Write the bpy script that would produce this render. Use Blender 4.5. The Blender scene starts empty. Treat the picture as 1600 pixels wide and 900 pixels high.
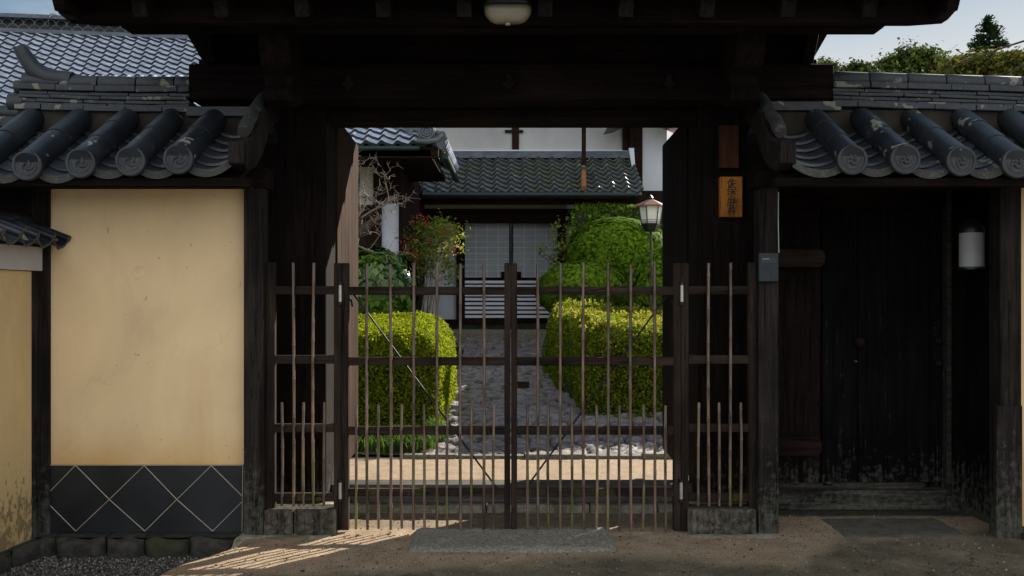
import bpy, math, random
import numpy as np
from mathutils import Vector, Matrix
R = math.radians
rnd = random.Random(7)
nr = np.random.default_rng(11)
scene = bpy.context.scene
COL = scene.collection

# ------------------------------------------------------------------ camera
F, H, HY = 1555.0, 1.4, 465.0        # focal length in photo pixels, eye height, horizon row
cam_d = bpy.data.cameras.new('camera'); cam = bpy.data.objects.new('camera', cam_d); COL.objects.link(cam)
cam.location = (0, 0, H); cam.rotation_euler = (R(90), 0, 0)
cam_d.lens = F * 36 / 1600; cam_d.sensor_width = 36; cam_d.shift_y = (HY - 450) / 1600
cam_d.clip_start = .05; cam_d.clip_end = 5000
scene.camera = cam
scene.view_settings.view_transform = 'Standard'; scene.view_settings.look = 'None'
scene.view_settings.exposure = 1.35; scene.view_settings.gamma = 1; scene.view_settings.use_curve_mapping = False

# ------------------------------------------------------------------ sky and sun
SUN_AZ, SUN_EL = 41.0, 28.0          # azimuth clockwise from +Y (behind the gate, to the right)
w = bpy.data.worlds.new('World'); scene.world = w; w.use_nodes = True
nt = w.node_tree; nt.nodes.clear()
N = nt.nodes.new; L = nt.links.new
sky = N('ShaderNodeTexSky'); sky.sky_type = 'NISHITA'; sky.sun_disc = False
sky.sun_elevation = R(SUN_EL); sky.sun_rotation = R(SUN_AZ); sky.air_density = 1.0; sky.dust_density = .6
tc = N('ShaderNodeTexCoord'); mp = N('ShaderNodeMapping'); mp.inputs['Scale'].default_value = (1.6, 1.6, 4.5)
mp.inputs['Location'].default_value = (.35, .1, .2)
nz = N('ShaderNodeTexNoise'); nz.inputs['Scale'].default_value = 1.5; nz.inputs['Detail'].default_value = 6; nz.inputs['Roughness'].default_value = .55
rp = N('ShaderNodeValToRGB'); rp.color_ramp.elements[0].position = .48; rp.color_ramp.elements[1].position = .78
mx = N('ShaderNodeMix'); mx.data_type = 'RGBA'
mx.inputs[7].default_value = (7.2, 7.4, 7.6, 1)
bg = N('ShaderNodeBackground'); bg.inputs['Strength'].default_value = .10
out = N('ShaderNodeOutputWorld')
L(tc.outputs['Generated'], mp.inputs['Vector']); L(mp.outputs[0], nz.inputs['Vector']); L(nz.outputs['Fac'], rp.inputs[0])
sx = N('ShaderNodeSeparateXYZ'); L(tc.outputs['Generated'], sx.inputs[0])
fr_m = N('ShaderNodeMapRange'); L(sx.outputs['Y'], fr_m.inputs[0])      # cloud bank added behind camera to fill the front, thin veil round the sun
for i_, v_ in ((1, .1), (2, -.6), (3, 0), (4, 1)): fr_m.inputs[i_].default_value = v_
cc = N('ShaderNodeMix'); cc.data_type = 'RGBA'; cc.inputs[6].default_value = (3.4, 3.35, 3.2, 1); cc.inputs[7].default_value = (5.0, 5.2, 5.5, 1)
L(fr_m.outputs[0], cc.inputs[0]); L(cc.outputs[2], mx.inputs[7])
bl = N('ShaderNodeMix'); bl.data_type = 'RGBA'; bl.blend_type = 'MIX'; bl.inputs[7].default_value = (.45, .85, 1.25, 1); bl.inputs[0].default_value = .86
L(sky.outputs[0], bl.inputs[6])
ff = N('ShaderNodeMath'); ff.operation = 'MAXIMUM'; fr2 = N('ShaderNodeMath'); fr2.operation = 'MULTIPLY'; fr2.inputs[1].default_value = .9
L(fr_m.outputs[0], fr2.inputs[0]); L(rp.outputs[0], ff.inputs[0]); L(fr2.outputs[0], ff.inputs[1])
lz = N('ShaderNodeMapRange'); L(sx.outputs['Z'], lz.inputs[0])            # paler towards the horizon
for i_, v_ in ((1, .17), (2, .30), (3, .97), (4, 0)): lz.inputs[i_].default_value = v_
xr = N('ShaderNodeMapRange'); L(sx.outputs['X'], xr.inputs[0])
for i_, v_ in ((1, -.35), (2, .2), (3, .25), (4, 1)): xr.inputs[i_].default_value = v_
lx_ = N('ShaderNodeMath'); lx_.operation = 'MULTIPLY'; L(lz.outputs[0], lx_.inputs[0]); L(xr.outputs[0], lx_.inputs[1])
f3 = N('ShaderNodeMath'); f3.operation = 'MAXIMUM'; L(ff.outputs[0], f3.inputs[0]); L(lx_.outputs[0], f3.inputs[1])
L(f3.outputs[0], mx.inputs[0]); L(bl.outputs[2], mx.inputs[6]); L(mx.outputs[2], bg.inputs['Color']); L(bg.outputs[0], out.inputs[0])
sd = bpy.data.lights.new('sun', 'SUN'); sd.energy = 4.8; sd.angle = R(.5); sd.color = (1, .93, .82)
sun = bpy.data.objects.new('sun', sd); COL.objects.link(sun)
sv = Vector((math.sin(R(SUN_AZ)) * math.cos(R(SUN_EL)), math.cos(R(SUN_AZ)) * math.cos(R(SUN_EL)), math.sin(R(SUN_EL))))
sun.rotation_euler = sv.to_track_quat('Z', 'Y').to_euler(); sun.location = sv * 40

# ------------------------------------------------------------------ helpers
def X(px, d): return (px - 800) / F * d
def Z(py, d): return H + (HY - py) / F * d
def P(px, py, d): return Vector((X(px, d), d, Z(py, d)))
WL = {}
def wl(o): return WL.get(o.name, Vector((0, 0, 0))) if o else Vector((0, 0, 0))

class MB:
    def __init__(s): s.v = []; s.f = []; s.sm = []; s.n = 0
    def add(s, vs, fs, sm=False):
        b = s.n
        s.v.extend([tuple(v) for v in vs]); s.n += len(vs)
        s.f.extend([tuple(b + i for i in f) for f in fs]); s.sm.extend([sm] * len(fs))
    def box(s, a, b):
        x0, y0, z0 = a; x1, y1, z1 = b
        s.add([(x0,y0,z0),(x1,y0,z0),(x1,y1,z0),(x0,y1,z0),(x0,y0,z1),(x1,y0,z1),(x1,y1,z1),(x0,y1,z1)],
              [(0,3,2,1),(4,5,6,7),(0,1,5,4),(1,2,6,5),(2,3,7,6),(3,0,4,7)])
        return s
    def beam(s, p, q, wd, ht, up=(0, 0, 1)):       # box from p to q, wd across, ht along up
        p, q = Vector(p), Vector(q); a = (q - p).normalized(); u = Vector(up); r = a.cross(u).normalized(); u = r.cross(a)
        vs = [e + r * i * wd / 2 + u * j * ht / 2 for e in (p, q) for i, j in ((-1,-1),(1,-1),(1,1),(-1,1))]
        s.add(vs, [(0,1,2,3),(7,6,5,4),(0,4,5,1),(1,5,6,2),(2,6,7,3),(3,7,4,0)])
        return s
    def tube(s, pts, rad, seg=8, caps=True, sm=True, up=None):
        pts = [Vector(p) for p in pts]; n = len(pts)
        if not hasattr(rad, '__len__'): rad = [rad] * n
        ref = None; vs = []
        for i, p in enumerate(pts):
            t = (pts[min(i+1, n-1)] - pts[max(i-1, 0)]).normalized()
            if ref is None:
                ref = Vector(up) if up else (Vector((0,0,1)) if abs(t.z) < .9 else Vector((1,0,0)))
            r = t.cross(ref)
            if r.length < 1e-4: r = t.orthogonal()
            r.normalize(); ref = r.cross(t).normalized()
            for k in range(seg):
                a = 2 * math.pi * k / seg
                vs.append(p + (r * math.cos(a) + ref * math.sin(a)) * rad[i])
        fs = [(i*seg+k, i*seg+(k+1)%seg, (i+1)*seg+(k+1)%seg, (i+1)*seg+k) for i in range(n-1) for k in range(seg)]
        s.add(vs, fs, sm)
        if caps: s.add(vs[:seg], [tuple(range(seg))[::-1]]); s.add(vs[-seg:], [tuple(range(seg))])
        return s
    def prism(s, prof, axis, a, b):                # closed 2D profile swept along an axis
        n = len(prof)
        def mk(t, p): return (t, p[0], p[1]) if axis == 'x' else ((p[0], t, p[1]) if axis == 'y' else (p[0], p[1], t))
        vs = [mk(a, p) for p in prof] + [mk(b, p) for p in prof]
        s.add(vs, [tuple(range(n)), tuple(range(2*n-1, n-1, -1))] + [(i, i+n, (i+1)%n+n, (i+1)%n) for i in range(n)])
        return s
    def grid(s, fn, nu, nv, sm=True):
        vs = [fn(i / nu, j / nv) for j in range(nv+1) for i in range(nu+1)]
        s.add(vs, [(j*(nu+1)+i, j*(nu+1)+i+1, (j+1)*(nu+1)+i+1, (j+1)*(nu+1)+i) for j in range(nv) for i in range(nu)], sm)
        return s
    def build(s, name, mat, parent=None, bevel=0):
        me = bpy.data.meshes.new(name)
        off = wl(parent)
        me.from_pydata([(v[0]-off.x, v[1]-off.y, v[2]-off.z) for v in s.v], [], s.f)
        me.polygons.foreach_set('use_smooth', s.sm); me.materials.append(mat); me.update()
        o = bpy.data.objects.new(name, me); COL.objects.link(o)
        if parent: o.parent = parent; WL[o.name] = off
        if bevel:
            m = o.modifiers.new('bevel', 'BEVEL'); m.width = bevel; m.segments = 2; m.limit_method = 'ANGLE'
        return o

def npmesh(name, verts, quads, mat, parent=None, smooth=False, tri=False):
    me = bpy.data.meshes.new(name); off = np.array(wl(parent)); verts = np.asarray(verts, dtype=np.float32) - off.astype(np.float32)
    k = 3 if tri else 4; nf = len(quads)
    me.vertices.add(len(verts)); me.vertices.foreach_set('co', verts.ravel())
    me.loops.add(nf*k); me.loops.foreach_set('vertex_index', np.asarray(quads, dtype=np.int32).ravel())
    me.polygons.add(nf); me.polygons.foreach_set('loop_start', np.arange(0, nf*k, k, dtype=np.int32))
    try: me.polygons.foreach_set('loop_total', np.full(nf, k, dtype=np.int32))
    except Exception: pass
    if smooth: me.polygons.foreach_set('use_smooth', np.ones(nf, dtype=bool))
    me.materials.append(mat); me.update(calc_edges=True); me.validate()
    o = bpy.data.objects.new(name, me); COL.objects.link(o)
    if parent: o.parent = parent; WL[o.name] = Vector(off)
    return o
def heightgrid(name, xs, ys, zf, mat, parent=None, smooth=True):
    xx, yy = np.meshgrid(xs, ys); zz = zf(xx, yy)
    nx, ny = len(xs), len(ys)
    i = np.arange(nx-1)[None, :] + np.arange(ny-1)[:, None] * nx
    q = np.stack([i, i+1, i+1+nx, i+nx], -1).reshape(-1, 4)
    return npmesh(name, np.stack([xx, yy, zz], -1).reshape(-1, 3), q, mat, parent, smooth), xx, yy
def attr(o, name, vals):
    a = o.data.attributes.new(name, 'FLOAT', 'POINT'); a.data.foreach_set('value', np.asarray(vals, dtype=np.float32).ravel())

def tag(o, label, cat, group=None, kind=None):
    if kind: o['kind'] = kind
    if label: o['label'] = label
    if cat: o['category'] = cat
    if group: o['group'] = group
    return o
def thing(name, label, cat, loc=(0, 0, 0), group=None):
    o = bpy.data.objects.new(name, None); COL.objects.link(o); o.location = loc; o.empty_display_size = .1
    WL[o.name] = Vector(loc)
    return tag(o, label, cat, group)

# ------------------------------------------------------------------ value noise for shapes
def vnoise(x, y, seed=0):
    x = np.asarray(x, float); y = np.asarray(y, float)
    def h(i, j):
        n = (i.astype(np.int64)*374761393 + j.astype(np.int64)*668265263 + seed*144665) & 0x7fffffff
        n = ((n ^ (n >> 13)) * 1274126177) & 0x7fffffff
        return ((n ^ (n >> 16)) & 0xffff) / 65535.0
    xi, yi = np.floor(x), np.floor(y); fx, fy = x-xi, y-yi
    fx = fx*fx*(3-2*fx); fy = fy*fy*(3-2*fy)
    return (h(xi, yi)*(1-fx)+h(xi+1, yi)*fx)*(1-fy) + (h(xi, yi+1)*(1-fx)+h(xi+1, yi+1)*fx)*fy
def fbm(x, y, seed=0, o=4):
    r = 0; a = .5
    for k in range(o): r = r + a*vnoise(x*2**k, y*2**k, seed+k); a *= .5
    return r

# ------------------------------------------------------------------ materials
def newmat(name):
    m = bpy.data.materials.new(name); m.use_nodes = True; nt = m.node_tree
    return m, nt, nt.nodes['Principled BSDF']
def ramp(nt, stops):
    r = nt.nodes.new('ShaderNodeValToRGB'); e = r.color_ramp.elements
    e[0].position, e[0].color = stops[0][0], (*stops[0][1], 1)
    e[1].position, e[1].color = stops[-1][0], (*stops[-1][1], 1)
    for p, c in stops[1:-1]: x = e.new(p); x.color = (*c, 1)
    return r
def coords(nt, scale=(1, 1, 1), rand=True, kind='Object'):
    t = nt.nodes.new('ShaderNodeTexCoord'); m = nt.nodes.new('ShaderNodeMapping'); m.inputs['Scale'].default_value = scale
    nt.links.new(t.outputs[kind], m.inputs['Vector'])
    if rand:
        oi = nt.nodes.new('ShaderNodeObjectInfo'); mu = nt.nodes.new('ShaderNodeMath'); mu.operation = 'MULTIPLY'; mu.inputs[1].default_value = 37
        nt.links.new(oi.outputs['Random'], mu.inputs[0]); nt.links.new(mu.outputs[0], m.inputs['Location'])
    return m
def noise(nt, vec, scale, detail=5, rough=.55, dist=0):
    n = nt.nodes.new('ShaderNodeTexNoise'); n.inputs['Scale'].default_value = scale; n.inputs['Detail'].default_value = detail
    n.inputs['Roughness'].default_value = rough; n.inputs['Distortion'].default_value = dist
    nt.links.new(vec.outputs[0], n.inputs['Vector']); return n
def bump(nt, b, src, strength, dist=.01):
    n = nt.nodes.new('ShaderNodeBump'); n.inputs['Strength'].default_value = strength; n.inputs['Distance'].default_value = dist
    nt.links.new(src, n.inputs['Height']); nt.links.new(n.outputs[0], b.inputs['Normal'])
def mixc(nt, fac, a, b):
    m = nt.nodes.new('ShaderNodeMix'); m.data_type = 'RGBA'
    for i, s in ((0, fac), (6, a), (7, b)):
        if isinstance(s, (tuple, list)): m.inputs[i].default_value = (*s, 1)
        elif isinstance(s, (int, float)): m.inputs[i].default_value = s
        else: nt.links.new(s, m.inputs[i])
    return m.outputs[2]
def sepz(nt, lo, hi):                               # 1 at world height lo, 0 at hi
    g = nt.nodes.new('ShaderNodeNewGeometry'); s = nt.nodes.new('ShaderNodeSeparateXYZ'); r = nt.nodes.new('ShaderNodeMapRange')
    nt.links.new(g.outputs['Position'], s.inputs[0]); nt.links.new(s.outputs['Z'], r.inputs[0])
    r.inputs[1].default_value = lo; r.inputs[2].default_value = hi; r.inputs[3].default_value = 1; r.inputs[4].default_value = 0
    return r.outputs[0]
def mathn(nt, op, a, b):
    m = nt.nodes.new('ShaderNodeMath'); m.operation = op
    for i, s in ((0, a), (1, b)):
        if isinstance(s, (int, float)): m.inputs[i].default_value = s
        else: nt.links.new(s, m.inputs[i])
    return m.outputs[0]

def wood(name, dark, light, axis='z', rough=.88, lichen=None, mossz=None, bs=.5):
    m, nt, b = newmat(name)
    sc = {'z': (22, 22, 1.1), 'x': (1.1, 22, 22), 'y': (22, 1.1, 22)}[axis]
    c = coords(nt, sc); n = noise(nt, c, 1.6, 8, .65, .6)
    r = ramp(nt, [(.3, dark), (.52, tuple((a+b_)/2 for a, b_ in zip(dark, light))), (.74, light)])
    nt.links.new(n.outputs['Fac'], r.inputs[0])
    c2 = coords(nt, (1, 1, 1)); n2 = noise(nt, c2, 2.2, 4)
    r2 = ramp(nt, [(.35, (.55, .55, .55)), (.7, (1.25, 1.22, 1.2))]); nt.links.new(n2.outputs['Fac'], r2.inputs[0])
    mm = nt.nodes.new('ShaderNodeMix'); mm.data_type = 'RGBA'; mm.blend_type = 'MULTIPLY'; mm.inputs[0].default_value = 1
    nt.links.new(r.outputs[0], mm.inputs[6]); nt.links.new(r2.outputs[0], mm.inputs[7]); col = mm.outputs[2]
    if lichen:
        n3 = noise(nt, coords(nt, (1, 1, 1)), 26, 5, .7); z = sepz(nt, .02, lichen)
        f = mathn(nt, 'MULTIPLY', mathn(nt, 'MINIMUM', mathn(nt, 'MAXIMUM', mathn(nt, 'MULTIPLY', mathn(nt, 'SUBTRACT', mathn(nt, 'ADD', mathn(nt, 'ADD', mathn(nt, 'MULTIPLY', n3.outputs['Fac'], .6), mathn(nt, 'MULTIPLY', n.outputs['Fac'], .4)), mathn(nt, 'MULTIPLY', z, .2)), .60), 5), 0), 1), .5)
        col = mixc(nt, f, col, (.16, .165, .13))
    if mossz:
        n4 = noise(nt, coords(nt, (3, 3, 1.2)), 3, 4, .6); z = sepz(nt, .1, mossz)
        f = mathn(nt, 'MULTIPLY', mathn(nt, 'MULTIPLY', mathn(nt, 'GREATER_THAN', n4.outputs['Fac'], .56), z), .7 if axis == 'z' else .25)
        col = mixc(nt, f, col, (.13, .14, .02))
    nt.links.new(col, b.inputs['Base Color']); cr = noise(nt, coords(nt, tuple(v*(1.2 if v > 2 else .6) for v in sc)), .9, 3, .5, .3)
    ck = mathn(nt, 'LESS_THAN', mathn(nt, 'ABSOLUTE', mathn(nt, 'SUBTRACT', cr.outputs['Fac'], .47), 0), .007)
    nt.links.new(mixc(nt, mathn(nt, 'MULTIPLY', ck, .8), col, tuple(d_*.3 for d_ in dark)), b.inputs['Base Color'])
    b.inputs['Roughness'].default_value = rough; b.inputs['Specular IOR Level'].default_value = .07 if rough > .5 else .5
    bump(nt, b, n.outputs['Fac'], bs, .006)
    return m
def plain(name, col, rough=.6, metal=0, var=.15, scale=12, bs=.1, spec=.5, em=None):
    m, nt, b = newmat(name); n = noise(nt, coords(nt), scale, 5)
    r = ramp(nt, [(.3, tuple(c*(1-var) for c in col)), (.7, tuple(c*(1+var) for c in col))]); nt.links.new(n.outputs['Fac'], r.inputs[0])
    nt.links.new(r.outputs[0], b.inputs['Base Color']); b.inputs['Roughness'].default_value = rough; b.inputs['Metallic'].default_value = metal
    b.inputs['Specular IOR Level'].default_value = spec
    if bs: bump(nt, b, n.outputs['Fac'], bs, .004)
    return m
def plaster(name, col, stain, zlo, zhi, wear=.35, mould=False):
    m, nt, b = newmat(name)
    n = noise(nt, coords(nt, (1.1, 1.1, .7), False), 1.7, 6, .6, .4)
    r = ramp(nt, [(.32, tuple(a*.86 for a in col)), (.5, col), (.7, tuple(min(1, a*1.1) for a in col))]); nt.links.new(n.outputs['Fac'], r.inputs[0])
    col_ = r.outputs[0]
    st = noise(nt, coords(nt, (3.2, 3.2, .55), False), 1.3, 6, .6, .8)          # water streaks
    f = mathn(nt, 'MULTIPLY', mathn(nt, 'MAXIMUM', mathn(nt, 'SUBTRACT', st.outputs['Fac'], .54), 0), wear*5)
    col_ = mixc(nt, f, col_, stain)
    z = sepz(nt, zlo, zhi); e = noise(nt, coords(nt, (1, 1, 1), False), 3.5, 6, .6)
    f2 = mathn(nt, 'MULTIPLY', mathn(nt, 'POWER', z, 1.6), mathn(nt, 'MULTIPLY', e.outputs['Fac'], 1.35)); f2n = nt.nodes.new('ShaderNodeClamp'); nt.links.new(f2, f2n.inputs[0])
    col_ = mixc(nt, f2n.outputs[0], col_, stain)
    fine = noise(nt, coords(nt, (1, 1, 1), False), 60, 6, .7)
    sp = noise(nt, coords(nt, (6, 6, 3.5), False), 3.1, 2, .4, 2.5)
    fs = mathn(nt, 'MULTIPLY', mathn(nt, 'GREATER_THAN', sp.outputs['Fac'], .755), .6)
    col_ = mixc(nt, fs, col_, tuple(c*.55 for c in stain))
    vo = nt.nodes.new('ShaderNodeTexVoronoi'); vo.feature = 'DISTANCE_TO_EDGE'; vo.inputs['Scale'].default_value = 1.6
    wn = noise(nt, coords(nt, (1, 1, 1), False), 6, 5, .6); va = nt.nodes.new('ShaderNodeVectorMath'); va.operation = 'ADD'; cd = coords(nt, (1, 1, 1), False)
    vs_ = nt.nodes.new('ShaderNodeVectorMath'); vs_.operation = 'SCALE'; vs_.inputs['Scale'].default_value = .25; nt.links.new(wn.outputs['Color'], vs_.inputs[0])
    nt.links.new(cd.outputs[0], va.inputs[0]); nt.links.new(vs_.outputs[0], va.inputs[1]); nt.links.new(va.outputs[0], vo.inputs['Vector'])
    msk = noise(nt, coords(nt, (1, 1, 1), False), 2.3, 2)
    fc = mathn(nt, 'MULTIPLY', mathn(nt, 'LESS_THAN', vo.outputs['Distance'], .0035), mathn(nt, 'MULTIPLY', mathn(nt, 'GREATER_THAN', msk.outputs['Fac'], .58), .16))
    col_ = mixc(nt, fc, col_, tuple(c*.6 for c in stain))
    if mould:
        mo = noise(nt, coords(nt, (14, 14, 7), False), 2, 6, .7); zz = sepz(nt, .0, .75)
        fm = mathn(nt, 'MULTIPLY', mathn(nt, 'GREATER_THAN', mathn(nt, 'ADD', mo.outputs['Fac'], mathn(nt, 'MULTIPLY', zz, .26)), .72), .6)
        col_ = mixc(nt, fm, col_, (.05, .05, .035))
    nt.links.new(col_, b.inputs['Base Color']); b.inputs['Roughness'].default_value = .9; b.inputs['Specular IOR Level'].default_value = .15
    bump(nt, b, fine.outputs['Fac'], .15, .002)
    return m
def tilemat(name, c0, c1, rough=.38, lichen=.62, lcol=(.34, .33, .26), lscale=11, moss=None, mossamt=.5):
    m, nt, b = newmat(name)
    n = noise(nt, coords(nt, (1, 1, 1)), 5, 6, .6)
    r = ramp(nt, [(.3, c0), (.7, c1)]); nt.links.new(n.outputs['Fac'], r.inputs[0]); col = r.outputs[0]
    if moss:
        n5 = noise(nt, coords(nt, (1, 1, 1), False), 1.8, 6, .7)
        r5 = ramp(nt, [(mossamt, (0, 0, 0)), (mossamt+.12, (1, 1, 1))]); nt.links.new(n5.outputs['Fac'], r5.inputs[0])
        col = mixc(nt, mathn(nt, 'MULTIPLY', r5.outputs[0], .8), col, moss)
    n2 = noise(nt, coords(nt, (1, 1, 1)), lscale, 3, .5, .8); n3 = noise(nt, coords(nt, (1, 1, 1)), 2.2, 2)
    f = mathn(nt, 'GREATER_THAN', mathn(nt, 'ADD', mathn(nt, 'MULTIPLY', n2.outputs['Fac'], .65), mathn(nt, 'MULTIPLY', n3.outputs['Fac'], .35)), lichen)
    n4 = noise(nt, coords(nt), 70, 4, .7); f = mathn(nt, 'MULTIPLY', f, mathn(nt, 'MULTIPLY', n4.outputs['Fac'], 1.3))
    col = mixc(nt, f, col, lcol)
    nt.links.new(col, b.inputs['Base Color'])
    rr = ramp(nt, [(.3, (rough*.75,)*3), (.75, (min(1, rough*1.5),)*3)]); nt.links.new(n4.outputs['Fac'], rr.inputs[0]); nt.links.new(rr.outputs[0], b.inputs['Roughness'])
    bump(nt, b, n4.outputs['Fac'], .35, .003)
    return m
def stonemat(name, c0, c1, scale=14, rough=.85, bs=.8, bd=.012, moss=None):
    m, nt, b = newmat(name); n = noise(nt, coords(nt), scale, 9, .72)
    r = ramp(nt, [(.32, c0), (.68, c1)]); nt.links.new(n.outputs['Fac'], r.inputs[0]); col = r.outputs[0]
    if moss:
        n2 = noise(nt, coords(nt), 4, 5, .6); f = mathn(nt, 'MULTIPLY', mathn(nt, 'GREATER_THAN', n2.outputs['Fac'], .56), .7); col = mixc(nt, f, col, moss)
    nt.links.new(col, b.inputs['Base Color']); b.inputs['Roughness'].default_value = rough; b.inputs['Specular IOR Level'].default_value = .25
    bump(nt, b, n.outputs['Fac'], bs, bd)
    return m
def leafmat(name, cols, trans=.35, rough=.45, scale=5):
    m, nt, b = newmat(name)
    g = nt.nodes.new('ShaderNodeNewGeometry'); r = ramp(nt, [(i/(len(cols)-1), c) for i, c in enumerate(cols)])
    nt.links.new(g.outputs['Random Per Island'], r.inputs[0])
    nt.links.new(r.outputs[0], b.inputs['Base Color']); b.inputs['Roughness'].default_value = rough; b.inputs['Specular IOR Level'].default_value = .4 if rough < .3 else .03
    t = nt.nodes.new('ShaderNodeBsdfTranslucent'); mixs = nt.nodes.new('ShaderNodeMixShader'); mixs.inputs[0].default_value = trans
    hs = nt.nodes.new('ShaderNodeHueSaturation'); hs.inputs['Value'].default_value = 1.4; hs.inputs['Hue'].default_value = .485
    nt.links.new(r.outputs[0], hs.inputs['Color']); nt.links.new(hs.outputs[0], t.inputs[0])
    nt.links.new(b.outputs[0], mixs.inputs[1]); nt.links.new(t.outputs[0], mixs.inputs[2])
    nt.links.new(mixs.outputs[0], nt.nodes['Material Output'].inputs[0])
    return m

M = {}
M['gate_v'] = wood('gate_timber_upright', (0.004, 0.003, 0.0028), (0.019, 0.0125, 0.0105), 'z', lichen=.5)
M['gate_x'] = wood('gate_timber_beam', (0.004, 0.0028, 0.0026), (0.018, 0.0115, 0.0095), 'x')
M['gate_y'] = wood('gate_timber_rafter', (0.005, 0.0045, 0.004), (0.024, 0.02, 0.016), 'y')
M['door'] = wood('sunlit_door_wood', (0.012, 0.006, 0.0032), (0.062, 0.031, 0.017), 'z', bs=.7)
M['post'] = wood('weathered_post', (0.008, 0.007, 0.0065), (0.042, 0.035, 0.031), 'z', lichen=.75, bs=.8)
M['fence'] = wood('fence_brown_wood', (0.013, 0.0095, 0.008), (0.052, 0.037, 0.028), 'z')
M['fence_x'] = wood('fence_brown_rail', (0.013, 0.0095, 0.008), (0.055, 0.04, 0.03), 'x', mossz=.45)
M['bamboo'] = wood('brown_bamboo', (0.05, 0.032, 0.022), (0.27, 0.185, 0.135), 'z', rough=.28, mossz=.9, bs=.2)
M['block'] = wood('end_grain_block', (0.022, 0.019, 0.015), (0.12, 0.1, 0.08), 'z', rough=.9, lichen=.3, bs=1)
M['sill'] = wood('door_sill_grey_wood', (0.06, 0.055, 0.05), (0.2, 0.185, 0.165), 'x', rough=.85)
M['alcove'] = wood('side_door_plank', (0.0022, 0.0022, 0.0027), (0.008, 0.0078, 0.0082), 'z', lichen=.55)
M['alcove_x'] = wood('side_door_sill', (0.014, 0.013, 0.0115), (0.06, 0.055, 0.046), 'x', lichen=.3)
M['redwood'] = wood('reddish_bar', (0.008, 0.0045, 0.004), (0.03, 0.017, 0.014), 'x')
M['iron'] = plain('black_iron', (.02, .02, .022), .5, .6)
M['steel'] = plain('grey_steel', (.45, .43, .38), .4, .6)
M['plaster'] = plaster('ochre_plaster', (.86, .64, .365), (.64, .36, .11), .40, .68, .22)
M['plaster2'] = plaster('old_ochre_plaster', (.68, .50, .26), (.46, .31, .12), -.1, 1.1, .2, mould=True)
M['whiteband'] = plaster('white_limewash', (.50, .48, .46), (.45, .43, .4), 1.3, 1.5)
M['whitewall'] = plaster('white_plaster', (.55, .57, .62), (.55, .52, .45), 0, .8, .25)
M['creamwall'] = plaster('cream_white_plaster', (.46, .46, .46), (.55, .52, .42), 3.8, 4.3, .5)
M['dado'] = plain('dark_slate_tile', (.011, .0135, .016), .42, var=.5, scale=3.5, bs=.15)
M['grout'] = plain('cream_grout', (.5, .45, .33), .85)
M['tile'] = tilemat('smoked_roof_tile', (.010, .0125, .017), (.030, .035, .043), .42, .625)
M['tile_ridge'] = tilemat('lichened_ridge_tile', (.008, .011, .014), (.032, .037, .044), .48, .59, (.24, .24, .17), 9)
M['tile_disc'] = tilemat('tile_end_disc', (.014, .017, .020), (.040, .044, .046), .5, .66)
M['tile_pan'] = tilemat('pan_tile', (.018, .022, .028), (.07, .078, .09), .40, .60, (.28, .27, .22), 15)
M['tile_rough'] = tilemat('rough_verge_tile', (.012, .012, .013), (.045, .045, .043), .8, .60, (.10, .10, .09), 30)
M['tile_mossedge'] = tilemat('mossy_tile_edge', (.025, .025, .022), (.05, .048, .042), .7, .56, (.07, .09, .04), 40)
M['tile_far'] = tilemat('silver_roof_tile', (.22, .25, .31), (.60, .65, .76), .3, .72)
M['tile_lip_shade'] = plain('shaded_tile_lip', (.03, .034, .04), .7)  # dark lip colour paints the shadow under each tile course
M['tile_dark'] = tilemat('dark_ridge_tile', (.05, .06, .07), (.12, .14, .16), .45, .66)
M['tile_moss'] = tilemat('mossy_pantile', (.04, .045, .045), (.12, .125, .125), .36, .64, moss=(.06, .085, .02), mossamt=.46)
M['copper_green'] = plain('verdigris_copper', (.015, .035, .032), .6, .2)
M['copper'] = plain('copper_sheet', (.40, .16, .06), .5, .4)
M['copper_pink'] = plain('weathered_copper_roof', (.26, .13, .095), .5, .3)
M['brown'] = wood('hall_brown_timber', (0.012, 0.007, 0.006), (0.04, 0.022, 0.017), 'x')
M['brown_v'] = wood('hall_brown_post', (0.012, 0.007, 0.006), (0.04, 0.022, 0.017), 'z')
M['shoji'] = plain('dull_paper_glass', (.32, .35, .36), .35, var=.08)
M['muntin'] = plain('pale_muntin', (.62, .66, .74), .6, var=.05)
M['slatwhite'] = plain('pale_door_board', (.8, .82, .9), .6, var=.06)
M['lampglass'] = plain('milky_lamp_glass', (.75, .76, .68), .3, var=.05, bs=0)
M['lampglass2'] = plain('dusty_lamp_glass', (.42, .42, .41), .5, var=.12, scale=8, bs=0)
M['intercom'] = plain('slate_grey_plastic', (.011, .018, .021), .6, var=.05, bs=0)
M['black'] = plain('black_plastic', (.012, .013, .015), .4, var=.05, bs=0)
M['display'] = plain('grey_blue_display', (.14, .17, .28), .2, var=.05, bs=0)
M['cable'] = plain('pale_green_cable', (.35, .45, .4), .5)
M['plaque'] = wood('orange_name_board', (.42, .15, .03), (.62, .25, .055), 'z', bs=.2)
M['plaque_old'] = wood('old_name_board', (.06, .025, .016), (.13, .052, .032), 'z')
M['bed'] = plain('brown_ridge_mortar', (.03, .024, .016), .9, var=.4)
M['ink'] = plain('black_ink', (.012, .011, .01), .6, bs=0)
M['inkfade'] = plain('faded_ink', (.022, .014, .012), .8, bs=0)
M['diffuser'] = plain('beige_diffuser', (.32, .30, .22), .35, var=.04, bs=0)
M['stone'] = stonemat('kerb_stone', (.012, .012, .011), (.075, .07, .06), 16, moss=(.04, .045, .02))
M['worn'] = stonemat('worn_slab_stone', (.05, .045, .036), (.13, .12, .092), 9)
M['granite'] = stonemat('rough_granite', (.065, .058, .044), (.38, .35, .28), 62, bs=1, bd=.012)
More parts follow.
